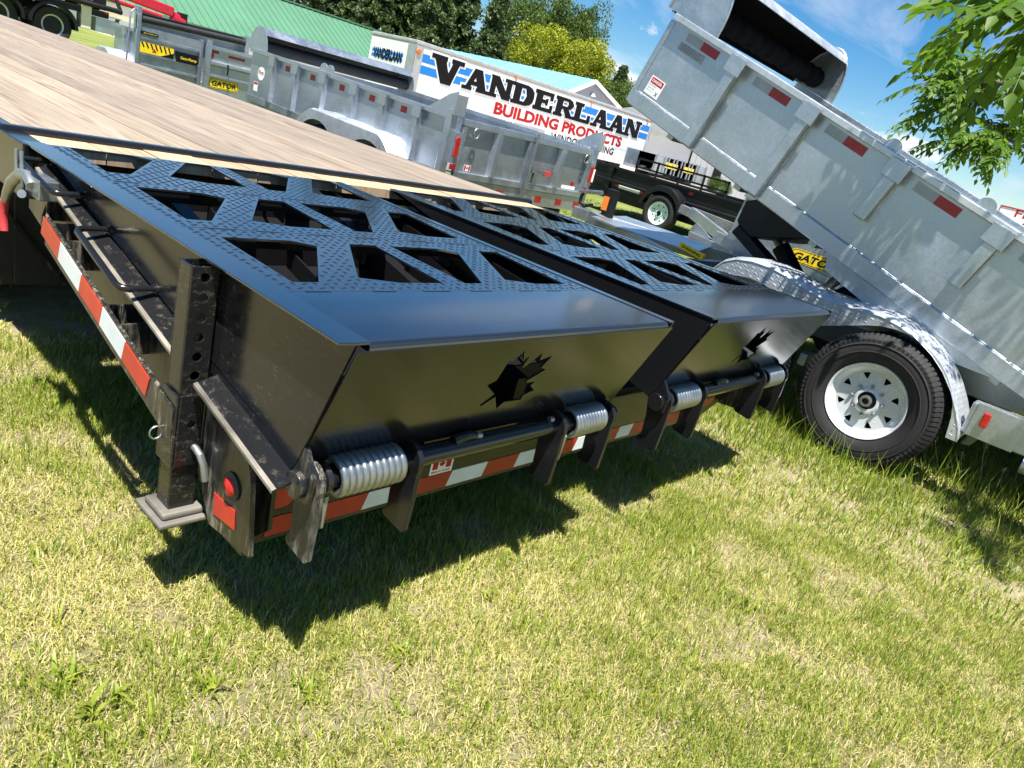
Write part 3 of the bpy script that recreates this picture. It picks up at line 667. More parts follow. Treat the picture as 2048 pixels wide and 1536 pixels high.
    MB().cyl((-0.012, HY, HZ), (0.05, HY, HZ), 0.030, 24).build('hinge_pin_head', M['black_dirty'] if muddy_flange else M['black'], o, smooth=40, bevel=0.002)
    MB().cyl((0.05, HY, HZ), (0.062, HY, HZ), 0.036, 20).build('hinge_washer', M['black_dirty'] if muddy_flange else M['black'], o, smooth=40)
    for xa, xb in ((0.072, 0.262), (wid-0.262, wid-0.095)):
        n = 20
        turns = 10 if muddy_flange or xa > 0.5 else 9
        pts = []
        for k in range(turns*n+1):
            a = 2*math.pi*k/n; pts.append((xa + 0.008 + (xb-xa-0.016)*k/(turns*n), HY + 0.0395*math.cos(a), HZ + 0.0395*math.sin(a)))
        MB().tube(pts, 0.0092, 8).build('torsion_spring', M['zinc'], o, smooth=80)
        MB().tube([(xb-0.008, HY+0.038, HZ+0.015), (xb-0.008, HY+0.030, HZ+0.09)], 0.0085, 10).build('spring_leg', M['zinc'], o, smooth=50)
        MB().tube([(xa-0.012, HY-0.020, HZ-0.03), (xa-0.006, HY-0.012, 0.41)], 0.0065, 10).build('spring_leg', M['zinc_dirty'], o, smooth=50)
    MB().tube([(0.43, HY, HZ+0.022), (0.47, HY-0.005, HZ+0.032), (0.50, HY-0.008, HZ+0.03)], [0.016, 0.013, 0.010], 10).build('grease_stub', M['black'], o, smooth=40)
    MB().cyl((0.50, HY-0.008, HZ+0.03), (0.516, HY-0.010, HZ+0.028), 0.0085, 12).build('stub_bolt', M['zinc'], o, smooth=40)
    MB().cyl((wid-0.36, HY-0.008, HZ+0.03), (wid-0.345, HY-0.010, HZ+0.028), 0.0085, 12).build('stub_bolt', M['zinc'], o, smooth=40)
    for x in (0.35, wid-0.2):
        MB().prism([(HY+0.02, HZ-0.04), (0.30, 0.40), (0.30, 0.44), (HY+0.03, HZ+0.02)], 'x', x, x+0.012).build('hinge_bracket', M['black'], o)
    # U-shaped tie bars on the outer wall
    if muddy_flange:
        for w0, w1, xo_ in ((PX(222, 460, 0.0), PX(314, 578, 0.0), -0.088), (Vector((0, 1.53, 0.842)), PX(175, 392, 0.0), -0.088)):
            c0 = Vector((xo_, w0.y, w0.z)); c1 = Vector((xo_, w1.y, w1.z)); d = (c1-c0).normalized()*0.022
            ex = Vector((0.022, 0, 0))
            MB().tube([w0, c0+ex, c0+ex*0.3+d*0.3, c0+d, c1-d, c1+ex*0.3-d*0.3, c1+ex, w1], 0.0085, 12).build('tie_bar', M['black'], o, smooth=60)
            for q in (w0, w1): MB().cyl(q+Vector((-0.006,0,0)), q+Vector((0.003,0,0)), 0.0125, 12).build('weld_bead', M['black_dirty'], o, smooth=40)
    return o
flatbed()
r1_ = ramp_part(0.0, 1.156, True); r1_['label'] = 'left ramp with a cut-out maple leaf, beside the drop leg'
r2_ = ramp_part(1.422, 1.168, False); r2_['label'] = 'right ramp with a cut-out maple leaf, beside the raised dump trailer'
# ------------------------------------------------------------------ raised galvanised dump trailer (origin on the ground below its hoist)
DT0 = Vector((4.72, 0.6, 0.0))
DT = tag(empty('dump_trailer', DT0), 'galvanised dump trailer with its box tipped up beside the loading ramps', 'trailer')
TA = R(18.5)
def UV(x, u, v): return Vector((x, u*math.cos(TA) - v*math.sin(TA), u*math.sin(TA) + v*math.cos(TA))) - DT0
def ubox(mb, x0, x1, u0, u1, v0, v1):
    c = [UV(x, u, v) for x in (x0, x1) for u in (u0, u1) for v in (v0, v1)]
    return mb.add(c, [(0,1,3,2), (4,6,7,5), (0,4,5,1), (2,3,7,6), (0,2,6,4), (1,5,7,3)])
def uprism(mb, poly, x0, x1):
    n = len(poly); vs = [UV(x0, a, b) for a, b in poly] + [UV(x1, a, b) for a, b in poly]
    return mb.add(vs, [tuple(range(n)), tuple(reversed(range(n, 2*n)))] + [(i, (i+1) % n, (i+1) % n + n, i+n) for i in range(n)])
def dump_trailer_raised():
    G = M['galv']; XN, XF = 3.72, 5.86; U0, U1 = -2.1, 2.53
    side = ubox(MB(), XN, XN+0.006, U0, U1, 0.925, 1.41).build('box_side', G, DT)
    ubox(MB(), XF-0.006, XF, U0, U1, 0.86, 1.41).build('box_side', G, DT)
    ubox(MB(), XN+0.006, XF-0.006, U1-0.006, U1, 0.86, 1.41).build('box_front', G, DT)
    ubox(MB(), XN+0.006, XF-0.006, U0, U1-0.008, 0.855, 0.863).build('box_floor', M['galv_dark'], DT)
    ubox(MB(), XN-0.012, XN+0.05, U0, U1+0.01, 0.822, 0.922).build('bottom_rail', G, DT, bevel=0.006)
    ubox(MB(), XF-0.05, XF+0.012, U0, U1+0.01, 0.822, 0.922).build('bottom_rail', G, DT)
    ubox(MB(), XN-0.042, XN+0.03, U0, U1+0.012, 1.408, 1.448).build('top_rail', M['galv_bright'], DT, bevel=0.005)
    ubox(MB(), XF-0.03, XF+0.042, U0, U1+0.012, 1.408, 1.448).build('top_rail', G, DT, bevel=0.005)
    ubox(MB(), XN-0.002, XN+0.03, U1+0.002, U1+0.045, 0.83, 1.40).build('corner_post', G, DT, bevel=0.005)
    # weld along the bottom rail, in stitches
    u = U0 + 0.05
    wl = MB()
    while u < U1 - 0.05:
        L = min(random.uniform(0.16, 0.24), U1 - 0.02 - u)
        wl.tube([UV(XN-0.001, u, 0.925), UV(XN-0.002, u+L*0.5, 0.9265), UV(XN-0.001, u+L, 0.925)], 0.0032, 6); u += L + random.uniform(0.004, 0.03)
    wl.build('weld_bead', M['weld'], DT)
    for i, (uc, vb) in enumerate(((1.95, 0.835), (1.375, 0.835), (0.76, 1.075), (0.135, 1.07), (-0.48, 1.07), (-1.1, 0.835), (-1.7, 0.835))):
        po = ubox(MB(), XN-0.062, XN-0.0005, uc-0.036, uc+0.036, vb, 1.405).build('side_post', G, DT, bevel=0.006)
        ubox(MB(), XN-0.068, XN-0.0625, uc-0.062, uc+0.062, 1.325, 1.43).build('post_cap', G, po, bevel=0.003)
        w_ = MB()
        for s in (-1, 1):
            w_.tube([UV(XN-0.002, uc+s*0.0385, vb+0.02+k*(1.38-vb)/24) + Vector((random.uniform(-.0015,.0015), 0, 0)) for k in range(24)], [random.uniform(0.0028, 0.0052) for _ in range(24)], 5)
        w_.build('weld_bead', M['weld'], po)
        ubox(MB(), XF+0.0005, XF+0.06, uc-0.036, uc+0.036, vb, 1.405).build('side_post', G, DT)
    # reflective tape strips, half silver half red
    for ua in (2.40, 1.815, 1.25, 0.64, 0.0, -0.6):
        ubox(MB(), XN-0.0022, XN-0.0006, ua-0.135, ua, 1.338, 1.392).build('reflective_tape', M['grey_tape'], side)
        ubox(MB(), XN-0.0022, XN-0.0006, ua-0.275, ua-0.1355, 1.338, 1.392).build('reflective_tape', M['red_dark'], side)
    # data label and danger label
    def panel(name, mat, u0, u1, v0, v1, d, parent): return ubox(MB(), XN-d-0.0008, XN-d, u0, u1, v0, v1).build(name, mat, parent)
    dl = panel('data_label', M['grey_tape'], 2.20, 2.42, 1.272, 1.325, 0.0006, side)
    tx = MB()
    for k in range(4):
        a = UV(XN-0.0020, 2.41, 1.313-0.011*k); b_ = UV(XN-0.0020, 2.21 + random.uniform(0, .03), 1.313-0.011*k); c = UV(XN-0.0020, 2.41, 1.319-0.011*k)
        text_on(tx, random.choice(('GVWR 6350 KG 14000 LB TYPE TRA', 'GAWR 3175 KG TIRE ST235/80R16', 'VIN 2GT 0000 CANADA MADE IN')), a, b_-a, c-a, 0.0)
    tx.build('label_print', M['ink'], dl)
    dg = panel('danger_label', M['sticker'], 2.352, 2.478, 0.945, 1.062, 0.0006, side)
    h = MB(); ubox(h, XN-0.0024, XN-0.0016, 2.362, 2.468, 1.018, 1.055); h.build('label_header', M['ink_red'], dg)
    tx = MB(); a = UV(XN-0.0032, 2.458, 1.027); text_on(tx, 'DANGER', a, UV(XN-0.0032, 2.372, 1.027)-a, UV(XN-0.0032, 2.458, 1.046)-a, 0.02); tx.build('label_print', M['sticker'], dg)
    tx = MB()
    for k, s in enumerate(('DO NOT STAND UNDER', 'RAISED BOX. SERIOUS', 'INJURY MAY RESULT')):
        a = UV(XN-0.0024, 2.470, 1.002-0.018*k); text_on(tx, s, a, UV(XN-0.0024, 2.405, 1.002-0.018*k)-a, UV(XN-0.0024, 2.470, 1.009-0.018*k)-a)
    a = UV(XN-0.0024, 2.392, 0.955); text_on(tx, 'X', a, UV(XN-0.0024, 2.366, 0.955)-a, UV(XN-0.0024, 2.392, 0.985)-a); tx.build('label_print', M['ink'], dg)
    # tarp discs on the rail
    for uc in (0.875, 0.29):
        p = UV(XN+0.012, uc, 1.456)
        MB().lathe([(0.0, -0.012), (0.048, -0.012), (0.050, -0.008), (0.050, 0.008), (0.048, 0.012), (0.0, 0.012)], p, 'x', 28).build('tarp_roller_disc', G, DT, smooth=35)
    # tarp hood across the front, open to the rear
    cu, cv = 2.40, 1.45
    arc = [(cu + 0.19*math.cos(a) * (1 if math.cos(a) > 0 else 1.25), cv + 0.36*math.sin(a)) for a in np.linspace(R(-2), R(122), 16)]
    sh = MB(); n = len(arc)
    inner = [(cu + (a-cu)*0.985, cv + (b_-cv)*0.985) for a, b_ in arc]
    x0h, x1h = XN-0.02, XF+0.02
    vs = [UV(x0h, *p) for p in arc] + [UV(x1h, *p) for p in arc] + [UV(x0h, *p) for p in inner] + [UV(x1h, *p) for p in inner]
    fs = []
    for i in range(n-1):
        fs += [(i, i+1, n+i+1, n+i), (2*n+i, 3*n+i, 3*n+i+1, 2*n+i+1)]
    fs += [(n-1, 3*n-1, 4*n-1, 2*n-1), (0, n, 3*n, 2*n)]
    sh.add(vs, fs); hood = sh.build('tarp_hood', M['galv_bright'], DT, smooth=40)
    capp = [(cu + 0.215*math.cos(a), cv + 0.375*math.sin(a)) for a in np.linspace(R(0), R(180), 20)]
    for xc in (XN-0.03, XF+0.012):
        cpo = uprism(MB(), capp, xc, xc+0.008).build('hood_end', G, hood, smooth=30)
        rim_ = MB().tube([UV(xc-0.002, *p) for p in capp], 0.008, 8); rim_.build('hood_end_rim', G, cpo, smooth=60)
    tp = MB()
    nx = 46
    for j in range(nx+1):
        x = XN+0.02 + (XF-XN-0.04)*j/nx
        rr_ = 0.075 + 0.006*math.sin(j*1.7) + random.uniform(-.006, .006)
        for k in range(12):
            a = 2*math.pi*k/12; tp.v.append(tuple(UV(x, cu+0.03+rr_*math.cos(a), cv+0.10+rr_*math.sin(a))))
    for j in range(nx):
        for k in range(12): tp.f.append((j*12+k, j*12+(k+1) % 12, (j+1)*12+(k+1) % 12, (j+1)*12+k))
    tp.build('tarp_roll', M['tarp'], DT, smooth=60)
    inn = MB(); n = len(arc)
    lin = [(cu + (a-cu)*0.97, cv + (b_-cv)*0.97) for a, b_ in arc]
    inn.add([UV(x0h+0.03, *p) for p in lin] + [UV(x1h-0.03, *p) for p in lin], [(i, n+i, n+i+1, i+1) for i in range(n-1)]).build('hood_shade_sheet', M['tarp'], hood, smooth=60)  # added dark sheet that paints the shade inside the hood
    # hydraulic hose and motor at the hood's outer end
    p = UV(XN-0.03, 2.50, 1.70)
    ho = MB(); c0 = UV(XN, 2.62, 1.66)
    ho.tube([c0 + Vector((-.04, .05, .0)), c0 + Vector((-.03, .10, .06)), c0 + Vector((-.02, .16, .05)), c0 + Vector((0, .2, -.02))], 0.014, 8); ho.build('tarp_crank', M['black_matte'], DT, smooth=60)
    # sub-plate hanging under the side (front corner skirt)
    uprism(MB(), [(0.73, 0.735), (0.78, 0.82), (-0.35, 0.82), (0.05, 0.70)], XN+0.004, XN+0.012).build('box_skirt', M['galv_dark'], DT)
    for k in range(7):
        uu = -1.6 + 0.62*k
        ubox(MB(), XN+0.06, XF-0.06, uu, uu+0.05, 0.785, 0.852).build('floor_cross_member', M['galv_dark'], DT)
    L = lambda p: p - DT0
    # hoist: dark sub-frame under the box, ram and lift arms
    q = [PX(*p, 4.15) for p in ((1474, 440), (1492, 401), (1560, 395), (1700, 470), (1690, 481), (1560, 476), (1482, 474))]
    MB().prism([(p.y, p.z) for p in q], 'x', 4.15, 5.25).build('hoist_frame', M['navy'], DT, off=DT0, bevel=0.006)
    for xx, nm in ((4.20, 'lift_arm'),):
        a = PX(1478, 458, 4.2); b_ = PX(1625, 625, 4.2)
        MB().beam((xx, a.y, a.z), (xx, b_.y, b_.z), 0.07, 0.14, (1,0,0)).build(nm, M['navy'], DT, off=DT0, bevel=0.006)
    a = PX(1548, 470, 4.55); b_ = PX(1592, 548, 4.55); c = PX(1615, 600, 4.55)
    MB().cyl(a, (a+b_)/2, 0.028, 20).build('ram_rod', M['zinc'], DT, off=DT0, smooth=40)
    MB().cyl((a*0.7+b_*0.3), c, 0.062, 24).build('ram_cylinder', M['navy'], DT, off=DT0, smooth=40)
    # chassis
    for xx in (4.02, 5.50):
        MB().box((xx, -1.7, 0.49), (xx+0.06, 1.75, 0.64)).build('chassis_rail', M['galv_dark'], DT, off=DT0, bevel=0.006)
    for yy in (-1.3, -0.4, 0.35, 1.1, 1.7):
        MB().box((4.08, yy, 0.50), (5.50, yy+0.06, 0.62)).build('chassis_cross_member', M['galv_dark'], DT, off=DT0)
    for xx in (3.98, 5.60):
        MB().beam((xx, 1.35, 0.60), (4.79, 2.95, 0.64), 0.07, 0.13).build('tongue_beam', M['galv_dark'], DT, off=DT0, bevel=0.006)
    q = [PZ(*p, 0.69) for p in ((1182, 432), (1252, 432), (1425, 492), (1390, 505), (1230, 452))]
    MB().prism([(p.x, p.y) for p in q], 'z', 0.676, 0.69).build('tongue_plate', M['galv'], DT, off=DT0)
    yl = MB(); a = PX(1356, 494, 3.935); b_ = PX(1402, 520, 3.935); a2 = PX(1362, 484, 3.935)
    MB().add([a, b_, b_+(a2-a), a2, a+Vector((.03,0,0)), b_+Vector((.03,0,0)), b_+(a2-a)+Vector((.03,0,0)), a2+Vector((.03,0,0))], [(0,1,2,3), (7,6,5,4), (0,4,5,1), (1,5,6,2), (2,6,7,3), (3,7,4,0)]).build('warning_sticker', M['yellow'], DT, off=DT0)
    tx = MB(); text_on(tx, 'WARNING', a+Vector((-.002,0,0))+(b_-a)*0.1+(a2-a)*0.25, (b_-a)*0.8, (a2-a)*0.5, 0.02); tx.build('sticker_print', M['ink'], DT, off=DT0)
    # coupler, jack post
    jb = PX(1212, 440, 4.80); jt = PX(1232, 372, 4.80)
    MB().box((4.76, jb.y-0.04, jb.z), (4.84, jb.y+0.05, jb.z+0.27)).build('tongue_jack', M['black_matte'], DT, off=DT0, bevel=0.006)
    MB().box((4.748, jb.y-0.0, jb.z+0.08), (4.759, jb.y+0.055, jb.z+0.2)).build('jack_reflector', M['orange'], DT, off=DT0)
    hk = MB().tube([PX(*p, 4.8) for p in ((1172, 380), (1163, 392), (1160, 405), (1168, 412), (1185, 410))], 0.016, 10); hk.build('safety_hook', M['black_matte'], DT, off=DT0, smooth=60)
    a = PX(1160, 382, 4.8); b_ = PX(1205, 386, 4.8)
    MB().cyl(a, b_, 0.02, 14).build('coupler_pin', M['zinc'], DT, off=DT0, smooth=40)
    MB().box((4.74, 2.85, 0.60), (4.86, 3.12, 0.70)).build('coupler', M['galv_dark'], DT, off=DT0, bevel=0.008)
    # fenders: double hump tread-plate skirt with a rolled top edge
    wy = (-0.105, 0.745); wz = 0.366
    XE = 3.44
    top = [(0.985, 0.775), (0.95, 0.815), (0.88, 0.85), (0.78, 0.868), (0.66, 0.868), (0.56, 0.852), (0.44, 0.82), (0.32, 0.80), (0.2, 0.80), (0.10, 0.808), (0.0, 0.812), (-0.10, 0.798), (-0.2, 0.765), (-0.3, 0.712), (-0.38, 0.65), (-0.45, 0.575), (-0.51, 0.49), (-0.555, 0.41), (-0.575, 0.345)]
    top = [(1.13, 0.45), (1.10, 0.58), (1.05, 0.69)] + top
    # inner arch edge
    def arch(cy, a0, a1, n, r): return [(cy + r*math.cos(a), wz + r*math.sin(a)) for a in np.linspace(a0, a1, n)]
    low = arch(0.745, R(3), R(142), 14, 0.408)
    low += [(0.36, 0.652), (0.27, 0.657)]
    low += arch(-0.105, R(38), R(168), 14, 0.408)[3:] + [(-0.52, 0.345)]
    poly = top + list(reversed(low))
    for xe, sgn in ((XE, 1), (6.12, -1)):
        sk = MB().prism(poly, 'x', xe, xe+0.004*sgn, tess=True); f = sk.build('fender', M['galv_bright'], DT, off=DT0)
        tpb = MB()
        n = len(top)
        vs = [(xe-0.004*sgn, y, z) for y, z in top] + [(xe+0.016*sgn, y, z+0.016) for y, z in top] + [(xe+0.29*sgn, y, z+0.02) for y, z in top]
        fs = [(i, i+1, n+i+1, n+i) for i in range(n-1)] + [(n+i, n+i+1, 2*n+i+1, 2*n+i) for i in range(n-1)]
        tpb.add(vs, fs); tpb.build('fender_top', M['galv_bright'], f, smooth=60, off=DT0)
        if sgn > 0:
            lg = MB(); inside = lambda y, z: pip(poly, y, z) and pip(poly, y, z+0.006) and pip(poly, y, z-0.006)
            tmp = MB(); lug_grid(tmp, inside, -0.6, 1.14, 0.33, 0.88, 0.0, 0.026)
            tmp.v = [(xe-z*0.9, y, zz) for (y, zz, z) in tmp.v]
            tag(tmp.build('fender_lugs', M['galv_bright'], f, off=DT0), kind='stuff')
            # lugs over the rolled top
            lt = MB()
            for i in range(n-1):
                (y0, z0), (y1, z1) = top[i], top[i+1]; L_ = math.hypot(y1-y0, z1-z0); k = max(1, int(L_/0.026))
                d = Vector((0, (y1-y0)/L_, (z1-z0)/L_)); nr = Vector((0, -d.z, d.y)) * (-1 if d.y < 0 else 1)
                if nr.z < 0 and abs(d.y) > abs(d.z): nr = -nr
                for j in range(k):
                    for r_ in range(10):
                        c_ = Vector((xe+0.03+r_*0.027, y0, z0+0.0195)) + d*L_*(j+0.5)/k
                        ax = (d if (j+r_+i) % 2 else Vector((1, 0, 0))); sd = Vector((1,0,0)) if (j+r_+i) % 2 else d
                        hh = Vector((0, 0, 0.0016)) if abs(d.y) > 0.6 else Vector((0, -0.0016, 0.0006))
                        lt.add([c_-ax*.011, c_+sd*.0035, c_+ax*.011, c_-sd*.0035, c_-ax*.004+hh, c_+ax*.004+hh], [(0,4,1), (1,4,5), (1,5,2), (2,5,3), (3,5,4), (3,4,0)])
            tag(lt.build('fender_lugs', M['galv_bright'], f, off=DT0), kind='stuff')
    for y in wy:
        make_wheel(DT, Vector((3.505, y, wz-0.003)) - DT0, 'rim')
        w2 = make_wheel(DT, Vector((6.02, y, wz-0.003)) - DT0, 'rim', full=False)
        MB().cyl((3.62, y, wz), (5.94, y, wz), 0.045, 12).build('axle', M['black_matte'], DT, off=DT0, smooth=40)
    # rear of the frame with marker lamp
    MB().box((3.47, -1.85, 0.40), (3.56, -0.56, 0.565)).build('rear_side_beam', M['galv'], DT, off=DT0, bevel=0.008)
    MB().box((3.462, -0.80, 0.395), (3.469, -0.585, 0.57)).build('lamp_bracket', M['galv'], DT, off=DT0, bevel=0.003)
    MB().box((3.44, -0.66, 0.462), (3.461, -0.625, 0.535)).build('marker_lamp', M['lens'], DT, off=DT0, bevel=0.006)
    MB().cyl((3.49, -0.86, 0.36), (3.49, -1.1, 0.36), 0.045, 20).build('frame_roller', M['galv'], DT, off=DT0, smooth=40)
    MB().beam((3.515, -0.63, 0.40), (3.55, -0.60, 0.33), 0.05, 0.012).build('lamp_wire_guard', M['galv'], DT, off=DT0)
    MB().box((3.56, -1.85, 0.42), (5.88, -1.75, 0.56)).build('rear_cross_beam', M['galv_dark'], DT, off=DT0)
    # front step bracket seen between ramp and tyre
    MB().box((3.52, 0.30, 0.39), (3.66, 0.345, 0.46)).build('spring_hanger', M['galv'], DT, off=DT0, bevel=0.004)
dump_trailer_raised()
# ------------------------------------------------------------------ other trailers in the yard (local x = 0 left side, y = 0 rear, z = 0 ground)
def yard_trailer(name, label, loc, pitch, W, L, zb, zt, posts, mat='galv', doors=True, hood=True, wheels=None, body_dark=None, rimmat='rim', fender=True, wr=0.37):
    T = tag(empty(name, loc, (pitch, 0, 0)), label, 'trailer', None)
    G = M[mat]; GD = M[body_dark or 'galv_dark']
    side = MB().box((0, 0.02, zb), (0.005, L, zt)).build('box_side', G, T)
    MB().box((W-0.005, 0.02, zb), (W, L, zt)).build('box_side', G, T)
    MB().box((0.006, L-0.005, zb), (W-0.006, L, zt)).build('box_front', G, T)
    MB().box((0.006, 0.03, zb), (W-0.006, L-0.006, zb+0.006)).build('box_floor', GD, T)
    for x in (-0.035, W-0.03):
        MB().box((x, 0.0, zt-0.005), (x+0.065, L+0.01, zt+0.04)).build('top_rail', G, T, bevel=0.004)
        MB().box((x+0.012, 0.0, zb-0.07), (x+0.055, L, zb-0.002)).build('bottom_rail', G, T)
    for y in posts:
        p = MB().prism([(-0.055, y-0.035), (-0.055, y+0.035), (-0.0008, y+0.045), (-0.0008, y-0.045)], 'z', zb, zt-0.006).build('side_post', G, T)
        MB().box((-0.060, y-0.06, zt-0.085), (-0.0558, y+0.06, zt+0.02)).build('post_cap', G, p)
        MB().prism([(W+0.0008, y-0.045), (W+0.0008, y+0.045), (W+0.055, y+0.035), (W+0.055, y-0.035)], 'z', zb, zt-0.006).build('side_post', G, T)
    for a, b_ in zip(posts[:-1], posts[1:]):
        y = (a+b_)/2 - 0.02
        MB().box((-0.0022, y-0.045, zt-0.09), (-0.0006, y+0.045, zt-0.03)).build('reflector', M['red'], side)
    MB().box((0.10, 0.0, zb-0.20), (0.17, L+0.2, zb-0.072)).build('chassis_rail', GD, T)
    MB().box((W-0.17, 0.0, zb-0.20), (W-0.10, L+0.2, zb-0.072)).build('chassis_rail', GD, T)
    for x in (0.2, W-0.2): MB().beam((x, L, zb-0.14), (W/2, L+1.05, zb-0.12), 0.06, 0.12).build('tongue_beam', GD, T)
    MB().box((W/2-0.05, L+1.0, zb-0.18), (W/2+0.05, L+1.2, zb-0.08)).build('coupler', GD, T)
    if doors:
        for x in (-0.05, W-0.03):
            c = MB().box((x, -0.06, zb-0.18), (x+0.08, 0.018, zt+0.08)).build('corner_post', G, T, bevel=0.006)
            MB().prism([(-0.05, zt+0.045), (0.30, zt+0.045), (0.06, zt+0.20), (-0.05, zt+0.24)], 'x', x+0.03, x+0.037).build('corner_gusset', G, c)
            MB().box((x-0.004, -0.085, zt+0.04), (x+0.13 if x < 1 else x+0.084, -0.0605, zt+0.215)).build('corner_plate', G, c)
            lx = x+0.10 if x < 1 else x-0.02
            MB().box((lx-0.035, -0.10, zb+0.10), (lx+0.045, -0.062, zt-0.10)).build('lamp_box', G, c)
            MB().prism([(lx+0.005+0.022*math.cos(t), (zb+zt)/2+0.01+ (0.07 if math.sin(t) > 0 else -0.07) + 0.022*math.sin(t)) for t in np.linspace(0, 2*math.pi, 20, endpoint=False)], 'y', -0.112, -0.1005).build('tail_lamp', M['lens'], c)
            MB().box((lx-0.03, -0.112, zb+0.045), (lx+0.04, -0.0995, zb+0.095)).build('reflector', M['red'], c)
        mid = W/2
        for k, (a, b_) in enumerate(((0.115, mid-0.012), (mid+0.012, W-0.09))):
            d = MB().box((a, -0.045, zb), (b_, -0.040, zt)).build('barn_door', GD, T)
            MB().box((a-0.005, -0.085, zt-0.03), (b_, -0.0455, zt+0.03)).build('door_rail', G, d, bevel=0.004)
            MB().box((a, -0.085, zb-0.03), (b_, -0.0455, zb+0.03)).build('door_rail', G, d, bevel=0.004)
            for xx in (a, b_-0.045): MB().box((xx, -0.082, zb+0.031), (xx+0.045, -0.0455, zt-0.031)).build('door_stile', G, d, bevel=0.004)
            xm = (a+b_)/2
            MB().prism([(xm-0.05, -0.0455), (xm-0.025, -0.10), (xm+0.025, -0.10), (xm+0.05, -0.0455)], 'z', zb+0.031, zt-0.031).build('door_rib', G, d)
            rx = a+0.16 if k == 0 else b_-0.10
            MB().tube([(rx+0.035*math.cos(t), -0.092, zt-0.075+0.045*math.sin(t)) for t in np.linspace(0, 2*math.pi, 17)], 0.006, 6).build('tie_ring', M['zinc'], d, smooth=60)
        MB().cyl((mid+0.02, -0.10, zb-0.14), (mid+0.02, -0.10, zt+0.06), 0.016, 10).build('lock_rod', M['zinc'], T, smooth=40)
        MB().box((mid+0.05, -0.115, zb+0.15), (mid+0.26, -0.0875, zb+0.19)).build('latch_bar', M['zinc'], T)
        MB().box((mid+0.26, -0.118, zb+0.14), (mid+0.36, -0.09, zb+0.19)).build('latch_grip', M['grip'], T)
        MB().box((mid+0.09, -0.118, zb+0.04), (mid+0.15, -0.0875, zb+0.15)).build('latch_box', M['zinc'], T)
        bp = MB().box((-0.04, -0.07, zb-0.19), (W+0.04, 0.0, zb-0.035)).build('bumper', G, T, bevel=0.005)
        for fx in (0.16, 0.36, 0.64, 0.80, 0.95):
            MB().box((W*fx-0.055, -0.0725, zb-0.15), (W*fx+0.055, -0.0706, zb-0.085)).build('reflector', M['red'], bp)
    if hood:
        cy, cz = L-0.10, zt+0.02
        arc = [(cy + 0.20*math.cos(a), cz + 0.27*math.sin(a)) for a in np.linspace(0, R(135), 14)]
        n = len(arc); sh = MB(); sh.add([(0.0, *p) for p in arc] + [(W, *p) for p in arc], [(i, i+1, n+i+1, n+i) for i in range(n-1)])
        h = sh.build('tarp_hood', G, T, smooth=50)
        arc2 = [(cy + 0.195*math.cos(a), cz + 0.265*math.sin(a)) for a in np.linspace(0, R(135), 14)]
        MB().add([(0.01, *p) for p in arc2] + [(W-0.01, *p) for p in arc2], [(i, n+i, n+i+1, i+1) for i in range(n-1)]).build('hood_shade_sheet', M['flap'], h, smooth=50)  # dark sheet under the hood, standing in for its inner shade
        for x in (0.0, W-0.006):
            MB().prism([(cy + 0.205*math.cos(a), cz + 0.275*math.sin(a)) for a in np.linspace(0, math.pi, 16)], 'x', x-0.004, x+0.008).build('hood_end', G, h)
        MB().cyl((0.02, cy-0.02, cz+0.07), (W-0.02, cy-0.02, cz+0.07), 0.07, 14).build('tarp_roll', M['flap'], T, smooth=50)
        for y in (L*0.55,):
            for yy in (y, y+0.12): MB().lathe([(0, -0.01), (0.06, -0.01), (0.06, 0.01), (0, 0.01)], (0.0, yy, zt+0.06), 'x', 20).build('tarp_roller_disc', G, T)
    if wheels:
        for y in wheels:
            for x in (-0.16, W+0.16): make_wheel(T, (x, y, wr), rimmat, full=False, r=wr)
            MB().cyl((-0.1, y, wr), (W+0.1, y, wr), 0.04, 10).build('axle', M['black_matte'], T)
        if fender:
            y0, y1 = min(wheels), max(wheels); fz = wr
            top = [(y1 + 0.47*math.cos(a), fz + 0.50*math.sin(a)) for a in np.linspace(R(10), R(75), 9)] + [(y0 + 0.47*math.cos(a), fz + 0.50*math.sin(a)) for a in np.linspace(R(105), R(170), 9)]
            def ar(c, a0, a1): return [(c + 0.40*math.cos(a), fz + 0.40*math.sin(a)) for a in np.linspace(a0, a1, 10)]
            low = ar(y1, R(10), R(140)) + (ar(y0, R(40), R(170)) if y1 > y0 else ar(y0, R(141), R(170)))
            for x, s in ((-0.29, 1), (W+0.29, -1)):
                f = MB().prism(top + list(reversed(low)), 'x', x, x+0.004*s, tess=True).build('fender', M['galv_bright'] if mat == 'galv' else G, T)
                n = len(top)
                MB().add([(x, *p) for p in top] + [(x+0.02*s, p[0], p[1]+0.012) for p in top] + [(x+0.29*s, p[0], p[1]+0.014) for p in top], [(i, i+1, n+i+1, n+i) for i in range(n-1)] + [(n+i, n+i+1, 2*n+i+1, 2*n+i) for i in range(n-1)]).build('fender_top', M['galv_bright'] if mat == 'galv' else G, f, smooth=50)
    return T, side

